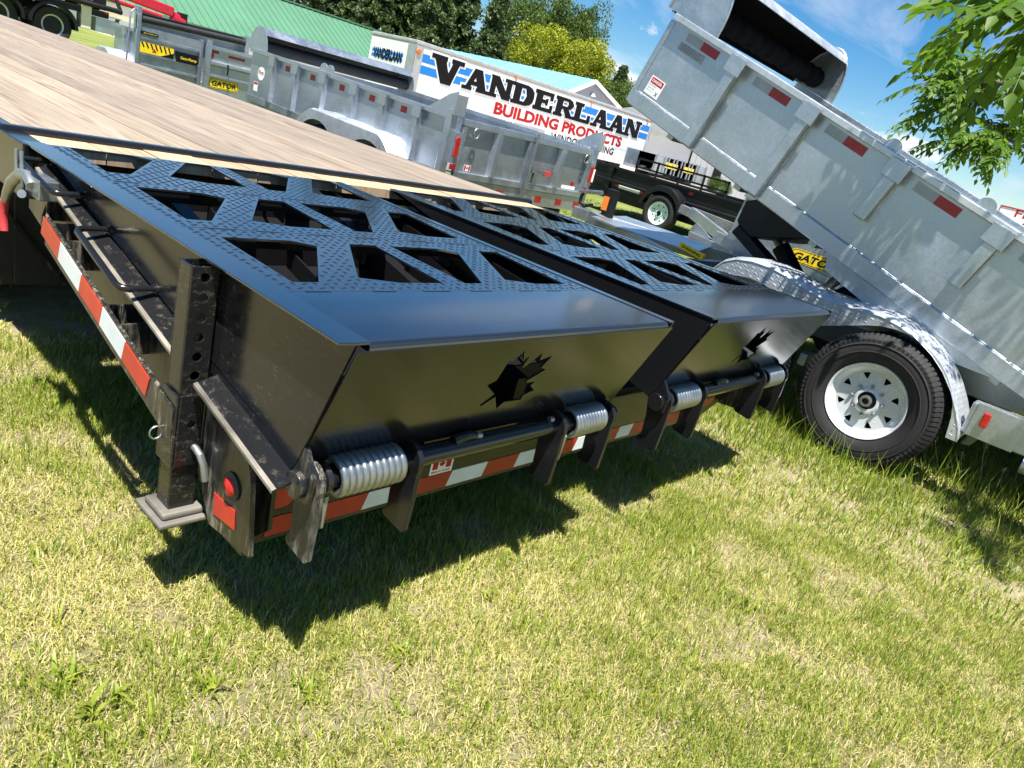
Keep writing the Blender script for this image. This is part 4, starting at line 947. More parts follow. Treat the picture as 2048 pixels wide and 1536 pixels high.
def round_badge(mb, c, r, ax):
    n = 24
    pts = [(r*math.cos(2*math.pi*k/n), r*math.sin(2*math.pi*k/n)) for k in range(n)]
    return mb.prism([(c[1]+a, c[2]+b_) for a, b_ in pts], 'x', c[0]-0.001, c[0]) if ax == 'x' else mb.prism([(c[0]+a, c[2]+b_) for a, b_ in pts], 'y', c[1]-0.001, c[1])
def gator_sign(parent, o, xd, yd, nrm):
    o = Vector(o); xd = Vector(xd); yd = Vector(yd); nrm = Vector(nrm)
    def rrect(e):
        L1, L2 = xd.length, yd.length; ux, uy = xd.normalized(), yd.normalized(); r = L2*0.32
        pts = []
        for cx, cy, a0 in ((L1-e-r, L2-e-r, 0), (e+r, L2-e-r, 90), (e+r, e+r, 180), (L1-e-r, e+r, 270)):
            for k in range(5): a = R(a0 + 90*k/4); pts.append(o + ux*(cx + r*math.cos(a)) + uy*(cy + r*math.sin(a)))
        return pts
    def plate(e, d0, d1, mat, nm, par):
        p = rrect(e); n = len(p)
        return MB().add([q + nrm*d0 for q in p] + [q + nrm*d1 for q in p], [tuple(range(n)), tuple(range(n, 2*n))] + [(i, (i+1) % n, (i+1) % n+n, i+n) for i in range(n)]).build(nm, mat, par)
    s = plate(0, 0.0, 0.003, M['yellow'], 'sign_plate', parent)
    plate(yd.length*0.05, 0.003, 0.0036, M['ink'], 'sign_border', s); plate(yd.length*0.10, 0.0036, 0.0042, M['yellow'], 'sign_field', s)
    t = MB(); text_on(t, 'GATOR', o + xd*0.08 + yd*0.22 + nrm*0.005, xd*0.84 , yd*0.56 + xd*0.02, 0.035); t.build('sign_lettering', M['ink'], s)

# long dump trailer with barn doors and a tarp hood, beyond the deck
T3, s3 = yard_trailer('dump_trailer', 'long galvanised dump trailer with barn doors parked beyond the wooden deck', (4.03, 4.23, -0.02), R(1.75), 2.24, 3.55, 0.70, 1.175, [0.42, 0.95, 1.44, 2.0, 2.54, 3.02], wheels=[0.75, 1.62], wr=0.36)
b = MB(); round_badge(b, (-0.0012, 3.30, 0.965), 0.075, 'x'); bd = b.build('round_badge', M['sticker'], s3)
t = MB(); text_on(t, 'First', (-0.0034, 3.355, 0.955), (0, -0.11, 0), (0, 0, 0.045), 0.02); t.build('badge_print', M['ink_red'], bd)
b = MB(); b.box((-0.0022, 3.34, 0.755), (-0.0008, 3.43, 0.86)); bd = b.build('danger_label', M['sticker'], s3)
MB().box((-0.0032, 3.345, 0.83), (-0.0023, 3.425, 0.855)).build('label_header', M['ink_red'], bd)
b = MB().box((0.26, -0.0462, 0.745), (0.35, -0.0456, 0.80)); fl = b.build('flag_sticker', M['sticker'], T3)
b = MB().box((0.265, -0.0472, 0.75), (0.287, -0.0464, 0.795)); b.box((0.323, -0.0472, 0.75), (0.345, -0.0464, 0.795)); b.prism([(0.305 + a*0.014, 0.772 + q*0.018) for a, q in LEAF], 'y', -0.0472, -0.0464); b.build('sticker_print', M['ink_red'], fl)
b = MB().box((1.80, -0.0462, 0.738), (2.05, -0.0456, 0.775)); fl = b.build('maker_sticker', M['sticker'], T3)
MB().prism([(1.98 + a*0.04, 0.80 + q*0.035) for a, q in LEAF], 'y', -0.0468, -0.0458).build('maple_sticker', M['ink_red'], T3)

# shallow gate trailer ahead of it: sticker gate on the left half, name plate panel on the right
T5, s5 = yard_trailer('gate_trailer', 'galvanised trailer with yellow and black stickers on its folded ramp gate', (3.83, 10.5, -0.02), 0, 2.0, 0.75, 0.62, 1.12, [0.3], doors=False, hood=False, wheels=[0.4], wr=0.33)
gt = MB().box((0.0, -0.02, 0.60), (0.90, -0.005, 1.22)).build('ramp_gate', M['galv_dark'], T5)
for x in (-0.03, 0.87): MB().box((x, -0.07, 0.40), (x+0.05, -0.021, 1.36 - 0.12*(x > 0))).build('gate_post', M['galv'], gt, bevel=0.006)
for z in (0.70, 0.86, 1.06): MB().box((0.02, -0.05, z), (0.87, -0.021, z+0.03)).build('gate_bar', M['galv'], gt)
st = MB().box((0.03, -0.0525, 0.885), (0.50, -0.0205, 1.02)).build('warning_sticker', M['yellow'], gt)
zz = MB()
for k in range(7):
    x = 0.04 + 0.062*k; zz.prism([(x, 1.019), (x+0.025, 1.019), (x+0.055, 0.965 - 0.005*k), (x+0.04, 0.95 - 0.005*k)], 'y', -0.0535, -0.0527)
zz.prism([(0.32, 0.886), (0.50, 0.886), (0.50, 0.96)], 'y', -0.0535, -0.0527); tag(zz.build('sticker_print', M['ink'], st), kind='stuff')
MB().prism([(0.20, 0.915), (0.26, 0.915), (0.23, 0.965)], 'y', -0.0545, -0.0537).build('warning_triangle', M['ink_red'], st)
s2 = MB().box((0.54, -0.0525, 0.865), (0.86, -0.0205, 1.005)).build('name_sticker', M['ink'], gt)
t = MB(); text_on(t, 'GatorRamp', (0.60, -0.0535, 0.90), (0.24, 0, 0), (0, 0, 0.05), 0.02); t.build('sticker_print', M['yellow'], s2)
s2 = MB().box((0.05, -0.0525, 1.12), (0.27, -0.0205, 1.16)).build('web_sticker', M['ink'], gt)
t = MB(); text_on(t, 'gatorramp.com', (0.07, -0.0535, 1.13), (0.18, 0, 0), (0, 0, 0.018), 0.01); t.build('sticker_print', M['yellow'], s2)
tg = MB().box((0.93, -0.12, 0.50), (2.0, -0.10, 1.19)).build('tailgate', M['galv_dark'], T5)
MB().box((0.925, -0.16, 0.45), (1.0, -0.121, 1.27)).build('gate_post', M['galv'], T5, bevel=0.004)
MB().box((1.0, -0.15, 1.16), (2.0, -0.121, 1.21)).build('gate_rail', M['galv'], tg)
MB().prism([(-0.1205, 0.92), (-0.175, 0.95), (-0.175, 0.985), (-0.1205, 1.01)], 'x', 1.0, 2.0).build('gate_rib', M['galv'], tg)
MB().box((1.0, -0.15, 0.78), (2.0, -0.121, 0.815)).build('gate_rib', M['galv'], tg)
for a, b_, c, d in ((1.02, 1.13, 1.105, 1.145), (1.02, 1.055, 1.03, 1.1045), (1.28, 1.55, 1.085, 1.125)): MB().box((a, -0.1215, c), (b_, -0.1202, d)).build('reflective_tape', M['red_dark'], tg)
MB().tube([(1.26, -0.18, 0.99), (1.265, -0.185, 0.92), (1.26, -0.185, 0.84)], 0.012, 6).build('tailgate_chain', M['black_matte'], tg)
gator_sign(tg, (1.02, -0.122, 0.62), (0.47, 0, 0), (0, 0, 0.14), (0, -1, 0))
MB().cyl((0.04, 0.0, 1.31), (1.62, 0.0, 1.36), 0.045, 14).build('tarp_roll', M['flap'], T5, smooth=50)
MB().cyl((0.0, 0.05, 1.37), (1.66, 0.05, 1.41), 0.022, 12).build('roller_tube', M['black_matte'], T5, smooth=50)
for x in (0.0, 1.60): MB().box((x-0.03, -0.06, 1.16), (x+0.03, 0.05, 1.46)).build('roller_arm', M['galv'], T5, bevel=0.006)
MB().tube([(-0.14, -0.05, 0.5), (-0.12, -0.06, 1.36), (-0.06, -0.05, 1.42), (0.0, -0.02, 1.38)], 0.012, 8).build('crank_bar', M['zinc'], T5, smooth=60)
MB().box((0.03, 0.10, 1.0), (1.62, 0.115, 1.36)).build('bulkhead', M['galv_dark'], T5)

# dump trailer beyond the raised one, with the other name plate
T6, s6 = yard_trailer('dump_trailer', 'dull grey dump trailer with a yellow GATOR plate, half hidden by the raised box', (6.60, -0.6, 0.0), R(6.5), 2.1, 3.1, 0.42, 0.80, [0.15, 0.6, 2.95], mat='galv_dark', doors=False, hood=False, wheels=None)
a = PX(1574, 518, 6.585); b_ = PX(1672, 552, 6.585); c = PX(1580, 497, 6.585)
inv = T6.matrix_basis.inverted()
a, b_, c = inv @ a, inv @ b_, inv @ c
gator_sign(T6, a + Vector((-0.004, 0, 0)), b_-a, Vector((0, 0, 0.13)), (-1, 0, 0))
for y in (0.8, 1.7): MB().cyl((0.1, y, 0.18), (2.0, y, 0.18), 0.17, 18).build('wheel', M['rubber'], T6)
# low galvanised trailer tongue with white bracket next to it
T8 = tag(empty('trailer_tongue', (6.3, 3.0, 0)), 'pale galvanised trailer tongue with red reflectors in front of the black trailer', 'trailer')
L8 = Vector((6.3, 3.0, 0))
q = [PX(*p, 6.2) for p in ((1372, 492), (1378, 462), (1460, 500), (1462, 522))]
MB().prism([(p.y, p.z) for p in q], 'x', 6.2, 6.26).build('tongue_beam', M['galv'], T8, off=L8)
q = [PX(*p, 6.3) for p in ((1385, 455), (1396, 446), (1425, 478), (1380, 470))]
MB().prism([(p.y, p.z) for p in q], 'x', 6.27, 6.30).build('tongue_gusset', M['galv'], T8, off=L8)
for x in (6.2, 6.9): MB().beam((x, 0.6, 0.45), (6.55, 2.9, 0.52), 0.07, 0.12).build('tongue_rail', M['galv'], T8, off=L8)
for p in ((1381, 482), (1405, 494)):
    c = PX(*p, 6.198); MB().box((6.192, c.y-0.035, c.z-0.02), (6.199, c.y+0.035, c.z+0.03)).build('reflector', M['red'], T8, off=L8)
MB().box((6.3, 0.2, 0.38), (7.6, 0.7, 0.62)).build('front_box', M['galv_dark'], T8, off=L8, bevel=0.01)
MB().cyl((6.3, 1.0, 0.0), (6.3, 1.0, 0.5), 0.04, 12).build('jack_post', M['galv'], T8, off=L8)

# black dump trailer beside the gravel yard
T7, s7 = yard_trailer('utility_trailer', 'black dump trailer with one white wheel parked beside the box van', (11.75, 3.6, -0.02), 0, 2.0, 4.4, 0.50, 0.90, [0.4, 4.0], mat='black_matte', doors=False, hood=False, wheels=[2.58], body_dark='black_matte', rimmat='rim2', wr=0.35)
MB().cyl((-0.05, 0.2, 0.66), (-0.05, 4.3, 0.66), 0.03, 12).build('side_tube', M['black_matte'], T7, smooth=40)
b = MB(); round_badge(b, (-0.003, 2.95, 0.60), 0.10, 'x'); b.build('oval_badge', M['sticker'], T7)
bb = MB().box((-0.005, 3.25, 0.56), (-0.001, 3.75, 0.62)).build('arrow_sticker', M['sticker'], T7)
MB().prism([(3.75, 0.56), (3.75, 0.62), (3.87, 0.59)], 'x', -0.005, -0.001).build('arrow_tip', M['red'], bb); MB().prism([(3.25, 0.56), (3.25, 0.62), (3.13, 0.59)], 'x', -0.005, -0.001).build('arrow_tip', M['red'], bb)
rk = MB()
for z in (1.02, 1.18):
    MB().box((-0.02, 1.5, z), (0.02, 3.5, z+0.035)).build('rack_rail', M['black_matte'], T7)
for y in (1.5, 2.0, 2.5, 3.0, 3.46): MB().box((-0.02, y, 0.90), (0.02, y+0.03, 1.22)).build('rack_post', M['black_matte'], T7)
MB().box((0.1, 2.6, 0.86), (1.8, 4.0, 0.90)).build('load_board', M['wood'], T7)
# ------------------------------------------------------------------ box van trailer with painted lettering (its long side faces the camera)
def stained(name, col):
    m, nt, bs = newmat(name)
    v = wpos(nt, (6, 6, 0.5)); f = rng(nt, noise(nt, 1.2, 7, 0.7, v), 0.5, 0.8, 0, 0.35)
    g = rng(nt, noise(nt, 0.35, 5, 0.6, wpos(nt)), 0.4, 0.7, 0, 0.25)
    c = mixc(nt, f, col, [x*0.62 for x in col]); c = mixc(nt, g, c, [x*0.8 for x in col])
    nt.links.new(c, bs.inputs['Base Color']); bs.inputs['Roughness'].default_value = 0.4
    return m
M['van_white'] = stained('streaked white van paint', (0.76, 0.77, 0.77))
M['van_grey'] = galv('van rail aluminium', (0.5, 0.5, 0.51), 0.4, 0.6)
LET = {
 'V': [[(.06,1),(.37,1),(.64,0),(.36,0)], [(.66,1),(.84,1),(.64,0),(.44,0)], [(0,.85),(.44,.85),(.44,1),(0,1)], [(.58,.85),(.95,.85),(.95,1),(.58,1)]],
 'A': [[(.38,1),(.56,1),(.27,0),(.10,0)], [(.38,1),(.66,1),(.95,0),(.62,0)], [(.26,.25),(.72,.25),(.70,.42),(.30,.42)], [(0,0),(.37,0),(.37,.14),(0,.14)], [(.54,0),(1,0),(1,.14),(.54,.14)]],
 'N': [[(.08,0),(.28,0),(.28,1),(.08,1)], [(.72,0),(.92,0),(.92,1),(.72,1)], [(.04,1),(.36,1),(.94,0),(.62,0)], [(0,0),(.37,0),(.37,.14),(0,.14)], [(.62,.86),(1,.86),(1,1),(.62,1)]],
 'D': [[(.08,0),(.37,0),(.37,1),(.08,1)], [(0,0),(.3,0),(.3,.15),(0,.15)], [(0,.85),(.3,.85),(.3,1),(0,1)], [(.3,.84),(.56,.84),(.80,.93),(.62,1),(.3,1)], [(.3,0),(.62,0),(.80,.07),(.56,.16),(.3,.16)], [(.80,.93),(.93,.76),(.96,.5),(.64,.5),(.56,.82)], [(.56,.18),(.64,.5),(.96,.5),(.93,.24),(.80,.07)]],
 'E': [[(.08,0),(.37,0),(.37,1),(.08,1)], [(0,0),(.9,0),(.9,.17),(0,.17)], [(0,.83),(.86,.83),(.86,1),(0,1)], [(.72,.64),(.86,.64),(.86,.84),(.72,.84)], [(.76,.16),(.9,.16),(.9,.37),(.76,.37)], [(.36,.42),(.64,.42),(.64,.58),(.36,.58)], [(.54,.34),(.64,.34),(.64,.66),(.54,.66)]],
 'R': [[(.08,0),(.37,0),(.37,1),(.08,1)], [(0,0),(.44,0),(.44,.14),(0,.14)], [(0,.85),(.3,.85),(.3,1),(0,1)], [(.3,.86),(.6,.86),(.8,.94),(.66,1),(.3,1)], [(.3,.42),(.66,.42),(.76,.5),(.6,.56),(.3,.56)], [(.62,.86),(.66,.72),(.93,.72),(.82,.93)], [(.66,.72),(.6,.52),(.8,.47),(.93,.72)], [(.42,.46),(.70,.46),(.98,0),(.66,0)], [(.6,0),(1.02,0),(1.02,.14),(.6,.14)]],
 'L': [[(.08,0),(.37,0),(.37,1),(.08,1)], [(0,0),(.9,0),(.9,.17),(0,.17)], [(0,.85),(.46,.85),(.46,1),(0,1)], [(.74,.16),(.9,.16),(.9,.44),(.74,.44)]],
}
def inflate(poly, d):
    n = len(poly); area = sum(poly[i][0]*poly[(i+1) % n][1] - poly[(i+1) % n][0]*poly[i][1] for i in range(n))
    if area < 0: poly = list(reversed(poly))
    out = []
    for i in range(n):
        p0, p1, p2 = Vector(poly[i-1]), Vector(poly[i]), Vector(poly[(i+1) % n])
        e1 = (p1-p0).normalized(); e2 = (p2-p1).normalized()
        n1 = Vector((e1.y, -e1.x)); n2 = Vector((e2.y, -e2.x)); b_ = (n1+n2)
        b_ = b_.normalized() * (d / max(0.5, b_.normalized().dot(n1))); out.append((p1.x+b_.x, p1.y+b_.y))
    return out
VY = 20.0
def box_van():
    tl, bl, tr, br = PY(836, 78, VY), PY(810, 186, VY), PY(1307, 240, VY), PY(1284, 336, VY)
    x0, x1, zt = tl.x, tr.x, 2.90
    zf, zd = bl.z, 0.50
    O = Vector((x0, VY, 0))
    V = tag(empty('box_van', O), 'long white box van trailer lettered for building products', 'van')
    def B(a, b_): return MB().box(a, b_).xf(lambda p: p - O)
    B((x0, VY, zf), (x1, VY+2.5, zt-0.14)).build('van_body', M['van_white'], V)
    B((x0+4.0, VY+0.003, zd), (x1-0.003, VY+2.497, zf-0.002)).build('drop_floor', M['van_white'], V)
    B((x0-0.02, VY-0.03, zt-0.139), (x1+0.02, VY+2.53, zt)).build('roof_rail', M['van_grey'], V, bevel=0.05)
    B((x0-0.02, VY-0.02, zf-0.1), (x0+3.99, VY+2.5, zf-0.003)).build('bottom_rail', M['van_grey'], V)
    B((x0-0.012, VY-0.012, zf), (x0+0.33, VY-0.001, zt-0.15)).build('corner_trim', M['van_grey'], V)
    B((x0-0.014, VY-0.012, zf), (x0-0.001, VY+0.42, zt-0.15)).build('corner_trim', M['van_grey'], V)
    B((x1-0.16, VY-0.012, zd), (x1+0.014, VY-0.001, zt-0.15)).build('corner_trim', M['van_grey'], V)
    for (px, py) in ((848, 90), (1000, 130)): pass
    for fx in (0.33, 0.66, 0.97):
        B((x0+(x1-x0)*fx-0.07, VY-0.04, zt-0.20), (x0+(x1-x0)*fx+0.07, VY-0.013, zt-0.10)).build('marker_lamp', M['amber'], V)
    for z in (zt-0.35, zf+0.12):
        MB().lathe([(0, -0.05), (0.09, -0.04), (0.10, 0), (0, 0)], (x0+0.12-O.x, VY-0.013-O.y, z), 'y', 16).build('marker_lamp', M['amber'], V)
    B((x0+5.6, VY-0.02, zf-0.32), (x0+7.6, VY-0.003, zf-0.02)).build('side_hatch', M['van_grey'], V)
    B((x0+5.9, VY-0.03, zf-0.25), (x0+7.1, VY-0.021, zf-0.12)).build('hatch_slot', M['ink'], V)
    rv = MB()
    for i in range(30):
        for j in range(6):
            a = x0+0.5+(x1-x0-1)*i/29; z = 0.75+(zt-1.0)*j/5
            rv.add([(a-0.02-O.x, VY-0.004-O.y, z-0.02), (a+0.02-O.x, VY-0.004-O.y, z-0.02), (a-O.x, VY-0.012-O.y, z+0.02)], [(0,1,2)])
    tag(rv.build('rivets', M['van_grey'], V), kind='stuff')
    # wheels and gear
    for x in (x1-3.2, x1-2.0):
        for y in (VY+0.25, VY+2.2): MB().lathe([(0.0, -0.12), (0.46, -0.12), (0.5, -0.08), (0.5, 0.08), (0.46, 0.12), (0.0, 0.12)], (x-O.x, y-O.y, 0.48), 'y', 28).build('wheel', M['rubber'], V)
    for y in (VY+0.3, VY+2.1): B((x0+3.2, y, 0), (x0+3.35, y+0.12, zf-0.1)).build('landing_leg', M['black_matte'], V)
    # lettering
    def line(pa, pb): return PY(*pa, VY), PY(*pb, VY)
    a, b_ = line((864, 112), (1280, 258)); c = PY(882, 165, VY)
    xa, xb, z1, z0 = a.x, b_.x, (a.z+b_.z)/2, c.z
    z1, z0 = 2.59, 1.84
    st = MB()
    xs0, xs1 = PY(842, 115, VY).x, PY(1298, 275, VY).x
    for zz0, zz1 in ((1.90, 2.17), (2.27, 2.54)):
        slab(st, (xs0-O.x, -0.002, zz0), (xs1-xs0, 0, 0), (0, 0, zz1-zz0), (0, -0.003, 0))
    tag(st.build('blue_stripes', M['ink_blue'], V), kind='stuff')
    word = 'VANDERLAAN'; big = 1.2; unit = (xb-xa)/(big + (len(word)-1)*1.0)
    ot, bl_ = MB(), MB(); x = xa
    for i, ch in enumerate(word):
        wv = unit*(big if i == 0 else 1.0)*1.02; h = (z1-z0)*(1.16 if i == 0 else 1.0)
        for k, pl in enumerate(LET[ch]):
            pp = [(x+px*wv, z0 - (h-(z1-z0))*0.45 + pz*h) for px, pz in pl]
            for mbx, d, off in ((ot, 0.075, 0.007), (bl_, 0.012, 0.018)):
                q = inflate(pp, d) if d else pp
                mbx.add([(a_-O.x, -off-0.0011*k, b2) for a_, b2 in q], [tuple(range(len(q)))])
        x += unit*(big if i == 0 else 1.0)
    tag(ot.build('letter_outline', M['van_white'], V), kind='stuff'); tag(bl_.build('main_lettering', M['ink'], V), kind='stuff')
    a, b_ = line((990, 208), (1243, 284)); c = PY(985, 236, VY)
    t = MB(); text_on(t, 'BUILDING PRODUCTS', (a.x-O.x, -0.006, 1.24), (b_.x-a.x, 0, 0), (0, 0, 0.46), 0.045); tag(t.build('red_lettering', M['ink_red'], V), kind='stuff')
    a, b_ = line((998, 245), (1225, 310))
    t = MB(); text_on(t, 'SUNROOMS \u00b7 WINDOWS \u00b7 SIDING', (a.x-O.x, -0.006, 0.82), (b_.x-a.x, 0, 0), (0, 0, 0.30), 0.02); tag(t.build('black_lettering', M['ink'], V), kind='stuff')
    # nose of the van
    fr = -0.004
    s = MB()
    for zz0, zz1 in ((2.10, 2.2), (2.26, 2.36)): slab(s, (fr, 2.35, zz0), (0, -1.75, 0), (0, 0, zz1-zz0), (-0.003, 0, 0))
    tag(s.build('nose_stripes', M['ink_blue'], V), kind='stuff')
    t = MB(); text_on(t, 'VANDERLAAN', (-0.012, 2.25, 2.05), (0, -1.6, 0), (0, 0, 0.36), 0.05); t.build('nose_lettering', M['ink'], V)
    t = MB(); text_on(t, 'BUILDING PRODUCTS', (-0.012, 2.2, 1.72), (0, -1.45, 0), (0, 0, 0.2), 0.03); t.build('nose_red_lettering', M['ink_red'], V)
box_van()

# ------------------------------------------------------------------ cream crane truck behind the deck
def crane_truck():
    Y0 = 24.0
    P = lambda px, py: PY(px, py, Y0)
    c1, c2 = P(8, 45), P(105, 62)
    O = Vector((c2.x, Y0, 0)); T = tag(empty('crane_truck', O), 'cream truck with a red folding crane boom behind the deck', 'truck')
    def bb(a, b_, y0, y1): return MB().box((a.x, Y0+y0, min(a.z, b_.z)), (b_.x, Y0+y1, max(a.z, b_.z))).xf(lambda p: p-O)
    R_ = 0.50
    for i in range(3):
        x = c2.x - 1.32*i
        for y in (0.1, 2.1):
            w_ = MB().lathe([(0.0, -0.14), (0.27, -0.12), (0.30, -0.14), (0.46, -0.15), (R_, -0.1), (R_, 0.14), (0.0, 0.14)], (x-O.x, y+0.05, R_), 'y', 36).build('wheel', M['rubber'], T, smooth=35)
            MB().lathe([(0.0, -0.05), (0.2, -0.06), (0.27, -0.125), (0.285, -0.14), (0.0, -0.02)], (x-O.x, y+0.05, R_), 'y', 24).build('rim', M['galv_dark'], w_)
        arc = [(x-O.x + 0.62*math.cos(a), 0.5 + 0.62*math.sin(a)) for a in np.linspace(0, math.pi, 17)] + [(x-O.x + 0.54*math.cos(a), 0.5 + 0.54*math.sin(a)) for a in np.linspace(math.pi, 0, 17)]
        MB().prism(arc, 'y', -0.12, 0.36).build('mudguard', M['black_matte'], T, smooth=30)
    a = P(95, -2); b_ = P(238, 36)
    MB().cyl((a.x-4-O.x, -0.16, 1.32), (b_.x-O.x, -0.16, 1.30), 0.07, 14).build('side_pipe', M['black_matte'], T, smooth=40)
    MB().box((-5, -0.05, 1.02), (b_.x-O.x-0.3, 2.35, 1.2)).build('chassis', M['black_matte'], T)
    MB().box((-5, -0.10, 1.40), (P(185, 0).x-O.x, 2.4, 2.4)).build('body_panel', M['cream'], T, bevel=0.03)
    t = MB(); a = P(112, 10); text_on(t, 'ST', (a.x-O.x, -0.105, 1.45), (0.55, 0, 0), (0, 0, 0.5), 0.05); t.build('body_lettering', M['ink_red'], T)
    a = P(172, 30); MB().box((a.x-O.x-0.15, -0.08, 0.62), (a.x-O.x+0.12, 0.3, 1.24)).build('step_box', M['cream'], T, bevel=0.02)
    a = P(190, 52); b_ = P(228, 75); MB().box((a.x-O.x-0.02, -0.1, 0.62), (b_.x-O.x+0.1, 0.4, 1.0)).build('tool_box', M['galv'], T, bevel=0.01)
    MB().box((a.x-O.x+0.1, -0.04, 1.08), (b_.x-O.x+0.5, 0.0, 1.22)).build('rear_bumper', M['cream'], T)
    MB().box((a.x-O.x+0.22, -0.06, 1.14), (a.x-O.x+0.32, -0.041, 1.2)).build('tail_lamp', M['lens'], T)
    # crane column and boom
    b0 = P(205, 10)
    MB().box((b0.x-O.x-0.5, 0.5, 1.2), (b0.x-O.x+0.3, 1.6, 2.5)).build('crane_base', M['black_matte'], T, bevel=0.05)
    MB().tube([(b0.x-O.x+0.5, 0.6, 0.6), (b0.x-O.x+0.7, 0.5, 1.3), (b0.x-O.x+0.45, 0.6, 1.9)], 0.06, 8).build('crane_hose', M['flap'], T, smooth=60)
    p, q = P(262, -8), P(368, 30)
    MB().beam((p.x-O.x-1.0, 0.8, p.z+0.12), (q.x-O.x, 0.8, q.z), 0.26, 0.30).build('crane_boom', M['crane_red'], T, bevel=0.04)
    MB().cyl((q.x-O.x, 0.8, q.z-0.15), (q.x-O.x+0.35, 0.8, q.z-0.25), 0.19, 16).build('boom_end', M['crane_red'], T, smooth=40)
    MB().box((q.x-O.x+0.2, 0.65, q.z-0.5), (q.x-O.x+0.42, 0.95, q.z+0.05)).build('boom_knuckle', M['black_matte'], T)
    MB().cyl((p.x-O.x-0.8, 0.6, p.z-0.2), (q.x-O.x-0.4, 0.6, q.z-0.22), 0.06, 10).build('boom_ram', M['crane_red'], T)
crane_truck()

# ------------------------------------------------------------------ buildings
def ribbed(name, col, axis, scale, rough=0.45):
    m, nt, bs = newmat(name)
    v = wpos(nt); f = noise(nt, 0.4, 6, 0.65, v)
    nt.links.new(mixc(nt, rng(nt, f, 0.3, 0.7, 0, 1), [x*0.9 for x in col], [min(1, x*1.08) for x in col]), bs.inputs['Base Color']); bs.inputs['Roughness'].default_value = rough
    return m
def ribs_on_roof(parent, mat, o, along, down, n, name='roof_rib'):
    o, along, down = Vector(o), Vector(along), Vector(down); nr = along.cross(down).normalized()
    if nr.z < 0: nr = -nr
    me = None
    for k in range(n):
        p = o + along*((k+0.5)/n)
        s = along.normalized()*0.03
        MB().add([p-s, p+s, p+s+down, p-s+down, p-s*0.5+nr*0.05, p+s*0.5+nr*0.05, p+s*0.5+down+nr*0.05, p-s*0.5+down+nr*0.05], [(0,1,5,4), (1,2,6,5), (2,3,7,6), (3,0,4,7), (4,5,6,7)]).build(name, mat, parent)
def green_barn():
    M['green_roof'] = ribbed('green sheet roof', (0.075, 0.185, 0.11), 0, 1)
    Y0 = 46.0; e0 = Vector((-14.0, Y0, 1.9)); rz = 4.9
    r = PY(800, 78, 52.0); xr = r.x
    O = Vector((10, Y0, 0)); Bd = tag(empty('green_roofed_barn', O), 'long barn with a ribbed green metal roof behind the trailers', 'building')
    rz = r.z
    a = Vector((-16, Y0, 1.75)); L_ = xr+16
    roof = MB().add([Vector(p)-O for p in ((-16, Y0, 1.75), (xr, Y0, 1.75), (xr, 52, rz), (-16, 52, rz), (-16, 58, 1.75), (xr, 58, 1.75),
                     (-16, Y0, 1.65), (xr, Y0, 1.65), (xr, 58, 1.65), (-16, 58, 1.65))], [(0,1,2,3), (3,2,5,4), (6,7,8,9), (0,1,7,6), (4,5,8,9), (1,2,5,8,7), (0,3,4,9,6)]).build('roof', M['green_roof'], Bd)
    n = 110
    ribs_on_roof(roof, M['green_roof'], Vector((-16, 52, rz+0.005))-O, (L_, 0, 0), (0, Y0-52, 1.75-rz), n)
    MB().box((-16-O.x, 51.8-O.y, rz), (xr-O.x, 52.2-O.y, rz+0.1)).build('ridge_cap', M['green_roof'], roof)
    MB().box((-15.6-O.x, Y0+0.4-O.y, -0.2), (xr-0.4-O.x, 57.6-O.y, 1.66)).build('wall', M['van_white'], Bd)
green_barn()
M['blue_roof'] = ribbed('light blue sheet roof', (0.16, 0.40, 0.60), 0, 1, 0.35)
M['grey_wall'] = ribbed('grey siding', (0.33, 0.34, 0.39), 0, 1, 0.6)
M['white_wall'] = ribbed('white sheet wall', (0.72, 0.74, 0.76), 0, 1, 0.5)
def gable_house(name, label, apex, le, re, y0, depth, wall, roofm, lamp=True):
    """gable wall in the plane y = y0 facing the camera, ridge running away in y"""
    O = Vector((apex[0], y0, 0)); H = tag(empty(name, O), label, 'building')
    ax, az = 0.0, apex[1]; lx, lz = le[0]-O.x, le[1]; rx, rz = re[0]-O.x, re[1]
    MB().prism([(lx, -0.3), (rx, -0.3), (rx, rz-0.1), (ax, az-0.12), (lx, lz-0.1)], 'y', 0.3, depth).build('wall', wall, H)
    for (ex, ez) in ((lx-0.5, lz-0.35), (rx+0.5, rz-0.35)):
        rf = MB().add([(ax, 0, az), (ex, 0, ez), (ex, depth, ez), (ax, depth, az), (ax, 0, az-0.1), (ex, 0, ez-0.1), (ex, depth, ez-0.1), (ax, depth, az-0.1)], [(0,1,2,3), (7,6,5,4), (0,4,5,1), (1,5,6,2), (2,6,7,3), (3,7,4,0)]).build('roof', roofm, H)
        MB().beam((ax, -0.06, az-0.12), (ex, -0.06, ez-0.12), 0.1, 0.3, (0, 0, 1)).build('barge_board', M['white'], rf)
        n = 16
        ribs_on_roof(rf, roofm, (ax, 0.2, az+0.004), (0, depth-0.4, 0), (ex-ax, 0, ez-az), n)
    if lamp:
        MB().lathe([(0.0, 0.25), (0.1, 0.2), (0.25, 0.0), (0.0, 0.0)], (0.3, 0.1, az-1.3), 'z', 14).build('wall_lamp', M['white'], H)
    for k in range(2):
        x = lx + (rx-lx)*(0.3+0.35*k); MB().box((x-0.5, 0.26, 1.0), (x+0.5, 0.299, 2.1)).build('window', M['ink'], H); 
    return H
a, l, r = PY(1192, 160, 40), PY(1108, 192, 40), PY(1248, 217, 40)
gable_house('blue_roofed_house', 'grey gabled house with a pale blue metal roof behind the box van', (a.x, a.z), (l.x, l.z), (r.x, r.z), 40.0, 22.0, M['grey_wall'], M['blue_roof'])
a, l, r = PY(1285, 283, 26), PY(1262, 300, 26), PY(1308, 318, 26)
